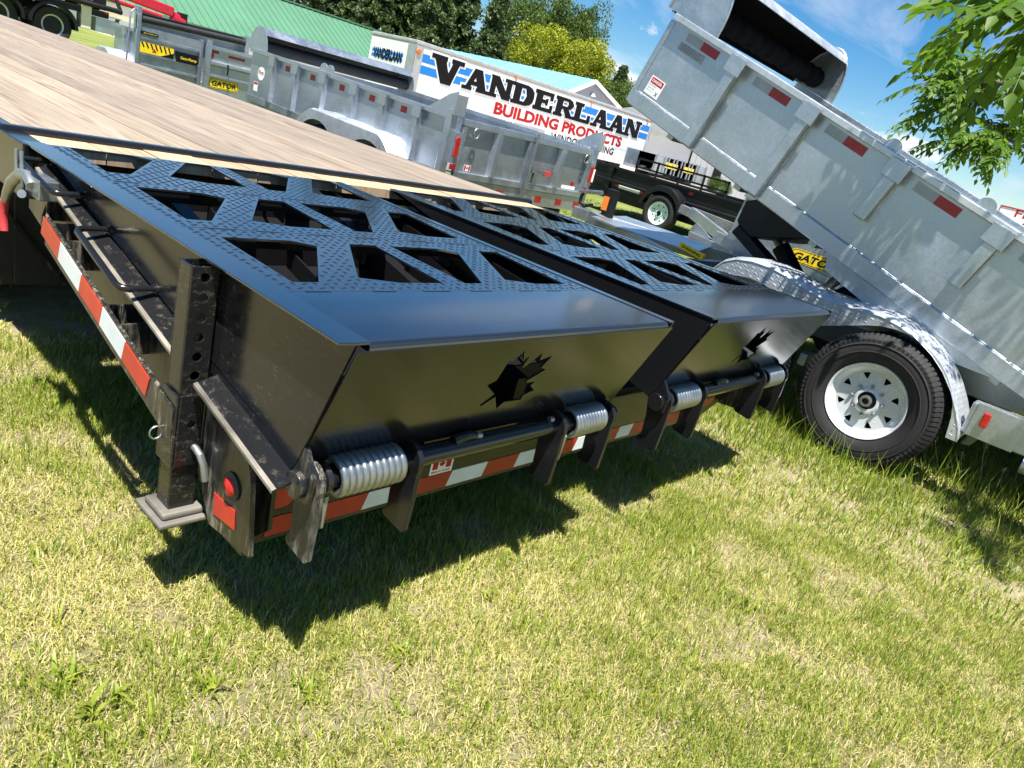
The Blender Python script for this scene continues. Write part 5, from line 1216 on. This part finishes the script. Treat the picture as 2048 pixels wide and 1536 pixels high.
gable_house('blue_roofed_shed', 'low shed with a pale blue roof past the end of the box van', (a.x, a.z+0.2), (l.x, l.z), (r.x, r.z), 26.0, 9.0, M['grey_wall'], M['blue_roof'], lamp=False)
def white_shed():
    y0 = 20.0; a = PY(1392, 330, y0); b_ = PY(1490, 400, y0); t = PY(1400, 312, y0)
    O = Vector((a.x, y0, 0)); S = tag(empty('white_shed', O), 'long white metal sided shed at the far side of the gravel yard', 'building')
    MB().box((-1.0, 0, -0.2), (16, 8, 2.35)).build('wall', M['white_wall'], S)
    for k in range(24): MB().box((-0.9+0.7*k, -0.03, -0.1), (-0.83+0.7*k, -0.001, 2.3)).build('wall_rib', M['white_wall'], S)
    MB().prism([(-0.6, 2.35), (8.6, 2.35), (4, 3.6)], 'x', -1.3, 16.3).build('roof', M['van_grey'], S)
    MB().box((2.2, -0.05, 0.0), (3.2, -0.031, 2.0)).build('door', M['ink'], S)
    MB().box((-1.05, -0.06, 0.0), (-0.9, -0.031, 2.2)).build('door_trim', M['ink'], S)
white_shed()
# machines standing in the gravel yard
def yard_machine(loc, kind, label):
    O = Vector(loc)
    K = tag(empty('loader_machine' if kind else 'equipment_trailer', O), label, 'machine' if kind else 'trailer')
    if kind:
        MB().box((-0.8, -0.5, 0.45), (0.9, 0.5, 1.05)).build('body', M['yellow'], K, bevel=0.06)
        MB().prism([(-0.5, 1.05), (0.4, 1.05), (0.25, 1.75), (-0.4, 1.75)], 'y', -0.45, 0.45).build('cab', M['ink'], K)
        MB().box((-0.5, -0.5, 1.75), (0.35, 0.5, 1.83)).build('cab_roof', M['yellow'], K)
        MB().beam((0.6, -0.55, 1.0), (1.7, -0.55, 0.5), 0.1, 0.14).build('lift_arm', M['yellow'], K)
        MB().prism([(1.6, 0.15), (2.1, 0.15), (1.75, 0.7), (1.55, 0.6)], 'y', -0.8, 0.8).build('bucket', M['galv_dark'], K)
    else:
        MB().box((-2.0, -0.8, 0.55), (2.0, 0.8, 0.65)).build('deck', M['galv_dark'], K)
        for y in (-0.8, 0.78): MB().box((-2.0, y, 0.65), (2.0, y+0.03, 1.35)).build('side_panel', M['galv'], K)
        for k in range(6): MB().box((-1.95+0.75*k, -0.86, 0.6), (-1.87+0.75*k, -0.805, 1.4)).build('side_post', M['galv'], K)
        MB().box((-1.0, -0.84, 0.9), (0.6, -0.81, 1.15)).build('name_banner', M['yellow'], K)
    for x in (-0.5, 0.5):
        for y in (-0.65, 0.65):
            MB().lathe([(0, -0.13), (0.34, -0.13), (0.37, -0.08), (0.37, 0.08), (0.34, 0.13), (0, 0.13)], (x, y, 0.37), 'y', 22).build('wheel', M['rubber'], K)
for px, py, k, lb in ((1340, 350, 0, 'silver trailer with a yellow banner parked before the white shed'), (1320, 340, 0, 'silver side-panelled trailer parked under the blue shed roof')):
    g = PY(px, py, 16.0 if k else 18.0); yard_machine((g.x, g.y, 0), k, lb)
def ramps_rack():
    g = PZ(1420, 400, 0.0); O = Vector((16.4, 7.6, 0))
    K = tag(empty('loading_gate', O), 'pale mesh loading gate lying low behind the black trailer', 'gate')
    MB().box((0, -1.6, 0.50), (0.06, 1.6, 0.56)).build('frame_rail', M['galv'], K); MB().box((0, -1.6, 0.76), (0.06, 1.6, 0.82)).build('frame_rail', M['galv'], K)
    for k in range(9): MB().box((0.005, -1.6+0.39*k, 0.0 if k % 4 == 0 else 0.561), (0.055, -1.54+0.39*k, 0.759)).build('frame_bar', M['galv'], K)
ramps_rack()
def roadside_sign():
    a = PD(1990, 440, 24); t = PD(2003, 416, 24); 
    O = Vector((a.x, a.y, 0)); S = tag(empty('roadside_sign', O, (0, 0, R(8))), 'white roadside sign with red lettering above the raised box', 'sign')
    w_, z0, z1 = 2.2, a.z, t.z+0.05
    # faces -x, runs towards -y
    MB().box((0, -w_, z0), (0.08, 0.0, z1)).build('sign_board', M['white'], S)
    MB().box((-0.02, -w_-0.03, z1), (0.10, 0.03, z1+0.04)).build('sign_frame', M['red'], S)
    MB().box((-0.02, 0.001, z0), (0.10, 0.03, z1-0.001)).build('sign_frame', M['red'], S)
    t_ = MB(); text_on(t_, 'First', (-0.006, -0.45, z0+0.24), (0, -0.9, 0), (0, 0, 0.24), 0.01); t_.build('sign_lettering', M['ink_red'], S)
    t_ = MB(); text_on(t_, 'A', (-0.006, -0.75, z0+0.02), (0, -0.16, 0), (0, 0, 0.18), 0.01); t_.build('sign_small_lettering', M['ink_red'], S)
    for y in (-0.4, -w_+0.4): MB().box((0.02, y-0.05, -0.2), (0.07, y+0.05, z0+0.05)).build('sign_post', M['galv_dark'], S)
roadside_sign()
# ------------------------------------------------------------------ vegetation
def leafmat(name, c0, c1, c2, trans=0.35, rough=0.5, spec=0.3):
    m, nt, bs = newmat(name)
    at = nt.nodes.new('ShaderNodeAttribute'); at.attribute_name = 'tone'
    c = ramp(nt, at.outputs['Fac'], [(0.0, c0), (0.5, c1), (1.0, c2)])
    nt.links.new(c, bs.inputs['Base Color']); bs.inputs['Roughness'].default_value = rough; bs.inputs['Specular IOR Level'].default_value = spec
    tr = nt.nodes.new('ShaderNodeBsdfTranslucent'); mx = nt.nodes.new('ShaderNodeMixShader'); mx.inputs[0].default_value = trans
    hsv = nt.nodes.new('ShaderNodeHueSaturation'); hsv.inputs['Value'].default_value = 1.35; hsv.inputs['Saturation'].default_value = 1.1; nt.links.new(c, hsv.inputs['Color'])
    nt.links.new(hsv.outputs[0], tr.inputs['Color'])
    o = nt.nodes['Material Output']; nt.links.new(bs.outputs[0], mx.inputs[1]); nt.links.new(tr.outputs[0], mx.inputs[2]); nt.links.new(mx.outputs[0], o.inputs['Surface'])
    return m
M['bark'] = plain('tree bark', (0.10, 0.08, 0.06), 0.9, 0, 0.4, 12)
M['leaf_conifer'] = leafmat('dark conifer needles', (0.022, 0.046, 0.016), (0.055, 0.09, 0.028), (0.12, 0.16, 0.045), 0.2)
M['leaf_green'] = leafmat('mixed green foliage', (0.03, 0.06, 0.012), (0.07, 0.12, 0.02), (0.15, 0.2, 0.035), 0.3)
M['leaf_yellow'] = leafmat('yellow green foliage', (0.12, 0.15, 0.01), (0.24, 0.27, 0.015), (0.38, 0.40, 0.03), 0.3)
M['leaf_near'] = leafmat('compound tree leaves', (0.045, 0.10, 0.012), (0.09, 0.17, 0.02), (0.17, 0.26, 0.035), 0.5, 0.5, 0.3)
def soup(name, V, F, tone, mat, per=None):
    """mesh from arrays: V (n,3), F (m,k) faces of k corners, tone per face"""
    me = bpy.data.meshes.new(name); n, k = len(F), F.shape[1]
    me.vertices.add(len(V)); me.vertices.foreach_set('co', V.astype(np.float32).ravel())
    me.loops.add(n*k); me.loops.foreach_set('vertex_index', F.astype(np.int32).ravel())
    me.polygons.add(n); me.polygons.foreach_set('loop_start', np.arange(0, n*k, k, dtype=np.int32))
    me.update(calc_edges=True)
    a = me.attributes.new('tone', 'FLOAT', 'FACE'); a.data.foreach_set('value', tone.astype(np.float32))
    me.materials.append(mat); return me
def quads(C, U, W):
    n = len(C); V = np.stack([C-U*0.5, C+W*0.5, C+U*0.5, C-W*0.5], 1).reshape(-1, 3)
    return V, np.arange(4*n).reshape(n, 4)
def rdir(n):
    v = RNG.normal(size=(n, 3)); return v/np.linalg.norm(v, axis=1, keepdims=True)
def crown_mesh(kind, seed):
    global RNG
    RNG = np.random.default_rng(seed)
    if kind == 'conifer':                       # unit height 1, radius about .2
        N = 20000; nb = 300
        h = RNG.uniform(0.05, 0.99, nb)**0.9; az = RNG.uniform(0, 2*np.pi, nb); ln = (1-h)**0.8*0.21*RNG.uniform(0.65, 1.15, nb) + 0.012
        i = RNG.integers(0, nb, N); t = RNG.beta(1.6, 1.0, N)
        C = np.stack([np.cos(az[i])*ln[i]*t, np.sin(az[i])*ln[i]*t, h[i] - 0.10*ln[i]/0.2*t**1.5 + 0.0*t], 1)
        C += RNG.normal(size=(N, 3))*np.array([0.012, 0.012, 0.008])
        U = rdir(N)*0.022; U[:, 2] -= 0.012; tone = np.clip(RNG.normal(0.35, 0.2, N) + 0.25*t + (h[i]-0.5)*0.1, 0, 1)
    else:
        N = 26000; nb = 60
        bc = rdir(nb)*RNG.uniform(0.3, 1.0, (nb, 1))**0.5*np.array([0.30, 0.30, 0.36]); bc[:, 2] += 0.58
        br = RNG.uniform(0.07, 0.15, nb); bt = RNG.normal(0, 0.14, nb)
        i = RNG.integers(0, nb, N); d = rdir(N); rr = RNG.uniform(0.35, 1.05, (N, 1))**0.6
        C = bc[i] + d*rr*br[i][:, None]
        U = rdir(N)*0.020; tone = np.clip(RNG.normal(0.45, 0.2, N) + bt[i], 0, 1)
    W = np.cross(U, rdir(N)); W = W/np.linalg.norm(W, axis=1, keepdims=True)*0.013
    V, F = quads(C, U, W)
    return soup('crown', V, F, tone, M[{'conifer': 'leaf_conifer', 'green': 'leaf_green', 'yellow': 'leaf_yellow'}[kind]])
CR = {k: [crown_mesh(k, s+10*j) for s in range(2)] for j, k in enumerate(('conifer', 'green', 'yellow'))}
def trunk_mesh(kind):
    b_ = MB(); b_.tube([(0,0,0), (0.004,0.002,0.3), (0,0,0.7 if kind == 'conifer' else 0.5), (0.0,0.0,0.95 if kind == 'conifer' else 0.62)], [0.018, 0.014, 0.007, 0.002], 8)
    if kind != 'conifer':
        for k in range(7):
            a = k*2.4; r_ = 0.2; b_.tube([(0, 0, 0.3+0.03*k), (r_*0.5*math.cos(a), r_*0.5*math.sin(a), 0.45+0.03*k), (r_*math.cos(a), r_*math.sin(a), 0.58+0.04*k)], [0.009, 0.006, 0.002], 6)
    return b_.mesh('trunk', M['bark'], 60)
TR = {k: trunk_mesh(k) for k in CR}
def tree(kind, px, py, D, label, wide=1.0, rot=None):
    t = PD(px, py, D); h = t.z
    T = tag(empty('pine_tree' if kind == 'conifer' else 'broadleaf_tree', (t.x, t.y, -0.05), (0, 0, random.uniform(0, 6) if rot is None else rot)), label, 'tree', 'trees behind the yard')
    s = (h*wide, h*wide, h)
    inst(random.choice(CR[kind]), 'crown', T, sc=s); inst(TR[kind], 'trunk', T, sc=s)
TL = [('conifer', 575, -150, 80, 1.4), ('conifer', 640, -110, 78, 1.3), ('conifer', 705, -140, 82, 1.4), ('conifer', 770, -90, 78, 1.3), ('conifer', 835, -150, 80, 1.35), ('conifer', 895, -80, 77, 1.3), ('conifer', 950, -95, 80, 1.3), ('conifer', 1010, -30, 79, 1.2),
      ('green', 540, -30, 98, 1.0), ('green', 615, 10, 92, 0.9), ('green', 690, 5, 98, 1.0), ('green', 780, 15, 92, 0.9), ('green', 860, 20, 98, 1.0), ('green', 930, 35, 92, 0.8), ('green', 1060, -30, 98, 0.8), ('green', 1130, -30, 104, 0.72), ('green', 1185, -5, 108, 0.7), ('green', 480, -60, 100, 1.1)]
lab = {'conifer': 'dark conifer in the row of trees behind the barn and van', 'green': 'mid green leafy tree in the row behind the barn and van'}
for k, px, py, D, wd in TL: tree(k, px, py, D, lab[k], wd)
for px, py, D, wd, lb in ((1100, 42, 82, 1.0, 'bright yellow-green tree rising behind the van, left of its twin'), (1182, 72, 84, 1.05, 'bright yellow-green tree rising behind the blue-roofed house')): tree('yellow', px, py, D, lb, wd)
tree('conifer', 1250, 130, 82, 'small dark spruce right beside the yellow-green trees', 1.3)
for px, py, D, wd in ((1275, 160, 80, 1.3), (1318, 190, 84, 1.3), (1365, 215, 86, 1.4), (1410, 240, 80, 1.4), (1450, 255, 84, 1.3), (1235, 150, 92, 1.2), (1345, 175, 110, 1.2), (1500, 280, 90, 1.4), (1560, 300, 92, 1.4)): tree('green', px, py, D, 'low green tree on the skyline past the van and sheds', wd)

# shrub below the roadside sign, and one by the shed
def shrub(loc, r, label):
    S = tag(empty('shrub', loc), label, 'shrub'); o = inst(random.choice(CR['green']), 'foliage', S, (0, 0, -0.25*r), sc=(r*2.4, r*2.4, r*1.6)); inst(TR['green'], 'stem', S, sc=(r, r, r*0.8))
g = PD(2040, 462, 22); shrub((g.x, g.y-0.2, 0), 1.55, 'dark green shrub growing below the roadside sign')
g = PY(1438, 375, 17.0); shrub((g.x, g.y, 0), 0.85, 'small bright green bush in front of the white shed')

# ---- near tree with compound leaves reaching in over the raised box
def near_tree():
    global RNG
    RNG = np.random.default_rng(77)
    base = Vector((7.6, -3.0, 0))
    T = tag(empty('ash_tree', base), 'leafy tree with long compound leaves reaching over the raised dump box', 'tree')
    # a leaf: rachis along +x, leaflets drooping
    def leaflet(p, d, nrm, L, Wd):
        d = d/np.linalg.norm(d); s = np.cross(nrm, d); s /= np.linalg.norm(s); nn = np.cross(d, s)
        q = [p, p + d*L*0.35 + s*Wd*0.5 + nn*Wd*0.10, p + d*L*0.35 - s*Wd*0.5 + nn*Wd*0.10, p + d*L*0.35 - nn*Wd*0.05, p + d*L*0.72 + s*Wd*0.30 - nn*L*0.04, p + d*L*0.72 - s*Wd*0.30 - nn*L*0.04, p + d*L*0.72 - nn*L*0.09, p + d*L - nn*L*0.16]
        return q
    FT = [(0,1,3),(0,3,2),(1,4,6),(1,6,3),(3,6,5),(3,5,2),(4,7,6),(6,7,5)]
    V, F, tone = [], [], []
    stems = MB()
    def compound(p, d, L, ll, tn):
        d = np.array(d, float); d /= np.linalg.norm(d)
        side = np.cross(d, [0, 0, 1.0]); side /= max(1e-6, np.linalg.norm(side)); up = np.cross(side, d)
        n = RNG.integers(6, 9)
        pts = []
        for k in range(n+1):
            t = (k+0.6)/n
            q = np.array(p) + d*L*t + np.array([0, 0, -1.0])*L*0.30*t*t
            pts.append(q)
            for sg in ((-1, 1) if k < n else (0,)):
                dl = (d*0.55 + side*sg*0.8 + np.array([0, 0, -1.0])*RNG.uniform(0.25, 0.8)) if sg else d + np.array([0, 0, -0.6])
                dl = dl + RNG.normal(size=3)*0.13
                sz = ll*RNG.uniform(0.75, 1.15)*(1.0 if 0.15 < t < 0.9 else 0.8)
                o = len(V); V.extend(leaflet(q, dl, up + RNG.normal(size=3)*0.25, sz, sz*0.5)); F.extend([tuple(i+o for i in f) for f in FT]); tv = np.clip(tn + RNG.normal(0, 0.13), 0, 1); tone.extend([tv]*8)
        stems.tube([p] + pts, 0.0022, 4, cap=False)
    limbs = MB()
    def twig(p0, p1, nleaf, L, ll, r0=0.012, spread=1.0):
        p0 = Vector(p0); p1 = Vector(p1); mid = (p0+p1)/2 + Vector((0, 0, 0.12*(p1-p0).length))
        limbs.tube([p0, mid, p1], [r0, r0*0.7, r0*0.3], 7)
        for k in range(max(3, int(nleaf*0.8))):
            t = RNG.uniform(0.15, 1.0); c = p0.lerp(mid, t*2) if t < 0.5 else mid.lerp(p1, t*2-1)
            ax = (p1-p0).normalized(); d = np.array(ax)*0.7 + RNG.normal(size=3)*np.array([0.8, 0.8, 0.4])*spread
            compound(np.array(c), d, L*RNG.uniform(0.75, 1.15), ll, RNG.uniform(0.25, 0.75))
    def cl(px, py, D): return PD(px, py, D)
    trunk = MB().tube([base, base+Vector((-.1, .1, 1.6)), base+Vector((-.2, .3, 3.0)), base+Vector((-.1, .4, 5.2))], [0.17, 0.14, 0.11, 0.03], 14)
    hub1 = base + Vector((-0.2, 0.3, 2.6))
    # main limbs towards the visible clusters
    A = cl(1960, 165, 6.3); B_ = cl(2010, 280, 6.2)
    limbs.tube([hub1, hub1.lerp(A, 0.5) + Vector((0, 0, 0.25)), A], [0.06, 0.04, 0.02], 9)
    limbs.tube([hub1, hub1.lerp(B_, 0.5) + Vector((0, 0, 0.05)), B_], [0.05, 0.035, 0.018], 9)
    for px, py, n in ((1800, 195, 11), (1830, 150, 9), (1868, 105, 7), (1850, 225, 10), (1890, 170, 12), (1930, 215, 10), (1960, 150, 8), (1905, 255, 8), (1985, 190, 10), (2030, 150, 10), (2060, 200, 10), (1780+60, 180, 6), (1870, 140, 8), (2000, 120, 7)):
        twig(A + Vector((RNG.normal()*.12, RNG.normal()*.12, RNG.normal()*.08)), cl(px, py, RNG.uniform(5.9, 6.6)), n, 0.34, 0.09)
    for px, py, n in ((1885, 280, 8), (1925, 300, 8), (1960, 280, 10), (1990, 300, 7), (2030, 275, 9), (2060, 295, 8), (1930, 275, 9), (2000, 260, 10), (2040, 240, 8)):
        twig(B_ + Vector((RNG.normal()*.1, RNG.normal()*.1, RNG.normal()*.06)), cl(px, py, RNG.uniform(5.9, 6.6)), n, 0.32, 0.088)
    # nearer branch in the top right corner
    Cc = cl(2120, 10, 3.3)
    limbs.tube([hub1 + Vector((0, 0, 0.5)), hub1.lerp(Cc, 0.55) + Vector((0, 0, 0.5)), Cc], [0.05, 0.035, 0.015], 9)
    for px, py, n in ((1960, 25, 5), (1985, 60, 4), (2030, 20, 5), (2050, 70, 5), (2010, -30, 5), (2090, 40, 5)):
        twig(Cc, cl(px, py, RNG.uniform(3.1, 3.5)), n, 0.36, 0.115)
    # rest of the crown, out of frame
    for k in range(56):
        a = RNG.uniform(0, 2*np.pi); r = RNG.uniform(0.5, 2.6); z = RNG.uniform(3.0, 6.2)
        p = base + Vector((r*math.cos(a), r*math.sin(a) - 0.4, z))
        twig(base + Vector((-.1, .3, min(5.0, z-0.5))), p, 9, 0.34, 0.09)
    # branch whose shade falls on the raised box
    Dd = Vector((3.9, -1.5, 3.5))
    limbs.tube([hub1 + Vector((0, 0, 0.8)), hub1.lerp(Dd, 0.5) + Vector((0, 0, 0.9)), Dd], [0.05, 0.035, 0.015], 9)
    for p in ((3.35, -1.25, 3.1), (3.2, -0.75, 3.0), (3.3, -0.35, 3.05), (3.0, -1.0, 3.25), (3.6, -0.9, 3.2), (2.6, -2.0, 3.2), (2.3, -1.8, 3.3), (2.45, -1.6, 3.25)):
        twig(Dd, p, 14 if p[0] < 2.8 else 5, 0.34, 0.09)
    trunk.build('trunk', M['bark'], T, smooth=60, off=base); limbs.build('limbs', M['bark'], T, smooth=60, off=base)
    me = soup('crown', np.array(V) - np.array(base), np.array(F), np.array(tone), M['leaf_near'])
    o = bpy.data.objects.new('crown', me); COL.objects.link(o); o.parent = T
    stems.build('leaf_stalks', M['leaf_green'], T, off=base)['kind'] = 'stuff'
near_tree()

# ---- lawn
def grassmat():
    m, nt, bs = newmat('lawn blades')
    at = nt.nodes.new('ShaderNodeAttribute'); at.attribute_name = 'tone'
    c = ramp(nt, at.outputs['Fac'], [(0.0, (0.05, 0.11, 0.010)), (0.25, (0.14, 0.23, 0.015)), (0.5, (0.30, 0.345, 0.04)), (0.72, (0.49, 0.455, 0.14)), (1.0, (0.60, 0.51, 0.29))])
    nt.links.new(c, bs.inputs['Base Color']); bs.inputs['Roughness'].default_value = 0.45; bs.inputs['Specular IOR Level'].default_value = 0.4
    tr = nt.nodes.new('ShaderNodeBsdfTranslucent'); mx = nt.nodes.new('ShaderNodeMixShader'); mx.inputs[0].default_value = 0.35; nt.links.new(c, tr.inputs['Color'])
    o = nt.nodes['Material Output']; nt.links.new(bs.outputs[0], mx.inputs[1]); nt.links.new(tr.outputs[0], mx.inputs[2]); nt.links.new(mx.outputs[0], o.inputs['Surface'])
    return m
M['grass'] = grassmat()
def vnoise(x, y, s, seed=0):
    r = np.random.default_rng(seed); g = r.uniform(0, 1, (64, 64)); x = x*s; y = y*s
    xi = np.floor(x).astype(int); yi = np.floor(y).astype(int); fx = x-xi; fy = y-yi; fx = fx*fx*(3-2*fx); fy = fy*fy*(3-2*fy)
    a = g[xi % 64, yi % 64]; b_ = g[(xi+1) % 64, yi % 64]; c = g[xi % 64, (yi+1) % 64]; d = g[(xi+1) % 64, (yi+1) % 64]
    return (a*(1-fx)+b_*fx)*(1-fy) + (c*(1-fx)+d*fx)*fy
def lawn():
    rg = np.random.default_rng(5)
    Cx, Cy = CAM.x, CAM.y
    ir, iu, fw = np.array(IR), np.array(IU), np.array(_f)
    def inview(x, y, mg=140):
        d = np.stack([x-Cx, y-Cy, np.full_like(x, -CAM.z)], 1); z = d@fw
        px = 1024 + F_PX*(d@ir)/np.maximum(z, 1e-3); py = 768 - F_PX*(d@iu)/np.maximum(z, 1e-3)
        return (z > 0.1) & (px > -mg) & (px < 2048+mg) & (py > -mg) & (py < 1536+mg)
    P_, A_, L_, W_, B_, T_ = [], [], [], [], [], []
    def scatter(n, x0, x1, y0, y1, keep):
        x = rg.uniform(x0, x1, n); y = rg.uniform(y0, y1, n); k = keep(x, y); return x[k], y[k]
    def emit(x, y, L, Wd, lean, tone, az=None):
        n = len(x); P_.append(np.stack([x, y, gz(x, y) - 0.004], 1)); A_.append(rg.uniform(0, 2*np.pi, n) if az is None else az); L_.append(L); W_.append(Wd); B_.append(lean); T_.append(tone)
    def patch(x, y): return 0.55*vnoise(x, y, 1.3, 1) + 0.3*vnoise(x, y, 3.7, 2) + 0.15*vnoise(x, y, 9.1, 3)
    def bare(x, y): return 0.5*vnoise(x+7, y-3, 4.3, 4) + 0.5*vnoise(x, y, 11.0, 5)
    dist = lambda x, y: np.hypot(x-Cx, y-Cy)
    # main blades, denser near the camera
    for (n, r0, r1, w0, w1) in ((330000, 0.0, 3.2, 0.0014, 0.0032), (250000, 3.2, 7.5, 0.003, 0.006), (90000, 7.5, 18.0, 0.008, 0.014)):
        bx = (Cx-0.5, Cx+min(r1, 18)+0.3, Cy-1.2 if r1 < 8 else Cy-3, Cy+r1+0.3)
        x, y = scatter(int(n*2.2), *bx, lambda x, y: (dist(x, y) >= r0) & (dist(x, y) < r1) & inview(x, y))
        if len(x) > n: x, y = x[:n], y[:n]
        under = (x > 0.1) & (x < 2.5) & (y > 2.2)
        b_ = bare(x, y); keep = rg.uniform(0, 1, len(x)) < np.clip(1.15 - 1.9*np.clip(b_-0.54, 0, 1)/0.25, 0.38, 1); keep &= ~under
        keep &= (x < 17)
        x, y, b_ = x[keep], y[keep], b_[keep]
        p = patch(x, y); n2 = len(x)
        lush = np.clip((x-2.6)/1.0, 0, 1)*np.clip((y+1.5)/0.5, 0, 1)*(x < 7)
        dry = np.clip(0.57 + 1.2*(p-0.5) + 0.7*(b_-0.5) - 0.32*lush - 0.10*(y > 0.25)*(x > 0.2), 0.08, 0.98)
        isdry = rg.uniform(0, 1, n2) < dry
        tone = np.where(isdry, rg.normal(0.78, 0.14, n2), rg.normal(0.38, 0.14, n2))
        L = np.where(isdry, rg.uniform(0.014, 0.042, n2), rg.uniform(0.022, 0.060, n2)) * (1+0.5*lush)
        lean = np.where(isdry, rg.uniform(0.5, 1.45, n2), rg.uniform(0.1, 0.9, n2))
        emit(x, y, L, rg.uniform(w0, w1, n2), lean, np.clip(tone, 0, 1))
    # broader weed and crab-grass tufts
    xt, yt = scatter(260000, Cx-0.5, Cx+3.8, Cy-1.2, Cy+4.0, lambda x, y: (dist(x, y) < 3.6) & inview(x, y))
    xt, yt = xt[:110000], yt[:110000]; kp = (rg.uniform(0, 1, len(xt)) < np.clip(1.2-2.0*np.clip(bare(xt, yt)-0.55, 0, 1)/0.25, 0.25, 1)) & ~((xt > 0.1) & (xt < 2.5) & (yt > 2.2)); xt, yt = xt[kp], yt[kp]; nt_ = len(xt)
    emit(xt, yt, rg.uniform(0.012, 0.05, nt_), rg.uniform(0.001, 0.0022, nt_), rg.uniform(1.25, 1.75, nt_), np.clip(rg.normal(0.86, 0.12, nt_), 0, 1))
    for k in range(900):
        x0, y0 = rg.uniform(-0.7, 4.2), rg.uniform(-1.5, 3.2)
        if not inview(np.array([x0]), np.array([y0]), 60)[0]: continue
        n = rg.integers(3, 13); s = rg.uniform(0.5, 1.15)*(1.5 if k % 30 == 0 else 1)
        emit(x0 + rg.normal(0, 0.022, n), y0 + rg.normal(0, 0.022, n), rg.uniform(0.04, 0.085, n)*s, rg.uniform(0.003, 0.0065, n)*s, rg.uniform(0.3, 1.2, n), np.clip(rg.normal(0.40, 0.1, n), 0, 1))
    for (px, py, k_) in ((190, 1440, 1.2), (120, 1370, 1.0), (235, 1400, 0.9), (420, 1395, 0.9), (640, 1110, 0.7), (615, 1400, 0.8), (980, 1210, 0.7), (1010, 1120, 0.6), (1240, 1100, 0.7), (90, 780, 0.9), (110, 810, 0.8), (1650, 1250, 0.6), (1380, 1330, 0.7), (800, 1330, 0.8)):
        g_ = PZ(px, py, 0.0); n = 11
        emit(g_.x + rg.normal(0, 0.012, n), g_.y + rg.normal(0, 0.012, n), rg.uniform(0.045, 0.085, n)*k_, rg.uniform(0.008, 0.014, n)*k_, rg.uniform(0.6, 1.25, n), np.clip(rg.normal(0.40, 0.06, n), 0, 1))
    # tall unmown fringe round the tyres and rail of the raised trailer
    n = 9000
    x = rg.uniform(2.9, 5.2, n); y = rg.uniform(-1.6, 1.3, n); k = (rg.uniform(0, 1, n) < np.exp(-np.abs(x-3.45-0.25*(y < -0.5))*3.2)) & ~((np.abs(x-3.54) < 0.14) & (np.abs(y+0.105) < 0.22)); x, y = x[k], y[k]
    emit(x, y, rg.uniform(0.08, 0.26, len(x))*(0.55+0.6*vnoise(x, y, 5, 8)), rg.uniform(0.003, 0.005, len(x)), rg.uniform(0.1, 0.7, len(x)), np.clip(rg.normal(0.33, 0.16, len(x)), 0, 1))
    P = np.concatenate(P_); A = np.concatenate(A_); L = np.concatenate(L_); Wd = np.concatenate(W_); Bn = np.concatenate(B_); T = np.concatenate(T_)
    n = len(P)
    h = np.stack([np.cos(A), np.sin(A), np.zeros(n)], 1); s = np.stack([-np.sin(A), np.cos(A), np.zeros(n)], 1); up = np.array([0, 0, 1.0])
    tw = rg.uniform(-0.6, 0.6, n)[:, None]; s = s + h*tw; s /= np.linalg.norm(s, axis=1, keepdims=True)
    a1 = (Bn*0.55)[:, None]; a2 = Bn[:, None]*1.25
    p1 = P + L[:, None]*0.5*(h*np.sin(a1) + up*np.cos(a1)); p2 = p1 + L[:, None]*0.5*(h*np.sin(a2) + up*np.cos(a2))
    w_ = Wd[:, None]*0.5
    V = np.stack([P-s*w_, P+s*w_, p1+s*w_*0.85, p1-s*w_*0.85, p2], 1).reshape(-1, 3)
    base = (np.arange(n)*5)[:, None]
    F = np.concatenate([base+np.array([[0, 1, 2]]), base+np.array([[0, 2, 3]]), base+np.array([[3, 2, 4]])], 1).reshape(-1, 3)
    me = soup('grass', V, F, np.repeat(T, 3), M['grass'])
    o = bpy.data.objects.new('grass', me); COL.objects.link(o)
    tag(o, 'short sun-bleached lawn grass with bare sandy patches', 'grass', kind='stuff')
    print('blades', n)
    # seed-head stalks by the tyre
    b_ = MB()
    for (px, py, tx, ty) in ((1640, 870, 1680, 690), (1660, 880, 1612, 720), (1880, 960, 1870, 870), (1960, 990, 1975, 880), (2000, 1000, 2012, 935), (1925, 980, 1925, 905), (1600, 850, 1590, 760)):
        f = PZ(px, py, 0.0); t = PD(tx, ty, (f-CAM).dot(_f)*0.98)
        m_ = f.lerp(t, 0.6) + Vector((0.02, 0.02, 0.02))
        b_.tube([f, f.lerp(m_, 0.5), m_, t], [0.0016, 0.0014, 0.0012, 0.0008], 4)
        for k in range(26):
            q = m_.lerp(t, 0.45 + 0.55*k/25) + Vector((rg.normal()*.008, rg.normal()*.008, rg.normal()*.006)); d = Vector(rg.normal(size=3)).normalized()*0.006
            e = d.orthogonal().normalized()*0.0022; b_.add([q-d, q+e, q+d, q-e], [(0,1,2,3)])
    o = b_.build('seed_heads', M['straw']); tag(o, 'pale seed heads of tall grass beside the tyre', 'grass', kind='stuff')
    # two pale stones in the fringe
    for (px, py, r) in ((1832, 938, 0.035), (1862, 957, 0.022)):
        c = PZ(px, py, 0.015); sb = MB(); sb.lathe([(0.0, -r*0.6), (r*0.8, -r*0.5), (r, 0), (r*0.75, r*0.5), (0.0, r*0.62)], (0,0,0), 'z', 9)
        sb.xf(lambda p: Vector((p.x*1.3 + random.uniform(-.1, .1)*r, p.y + random.uniform(-.1, .1)*r, p.z)))
        so_ = sb.build('stone', M['stone']); so_.location = c; tag(so_, 'larger pale stone in the grass by the tyre' if r > 0.03 else 'smaller pale stone in the grass by the tyre', 'stone')
M['straw'] = plain('dry straw', (0.55, 0.48, 0.28), 0.7)
M['stone'] = plain('pale stone', (0.45, 0.41, 0.33), 0.9, 0, 0.2, 30)
lawn()
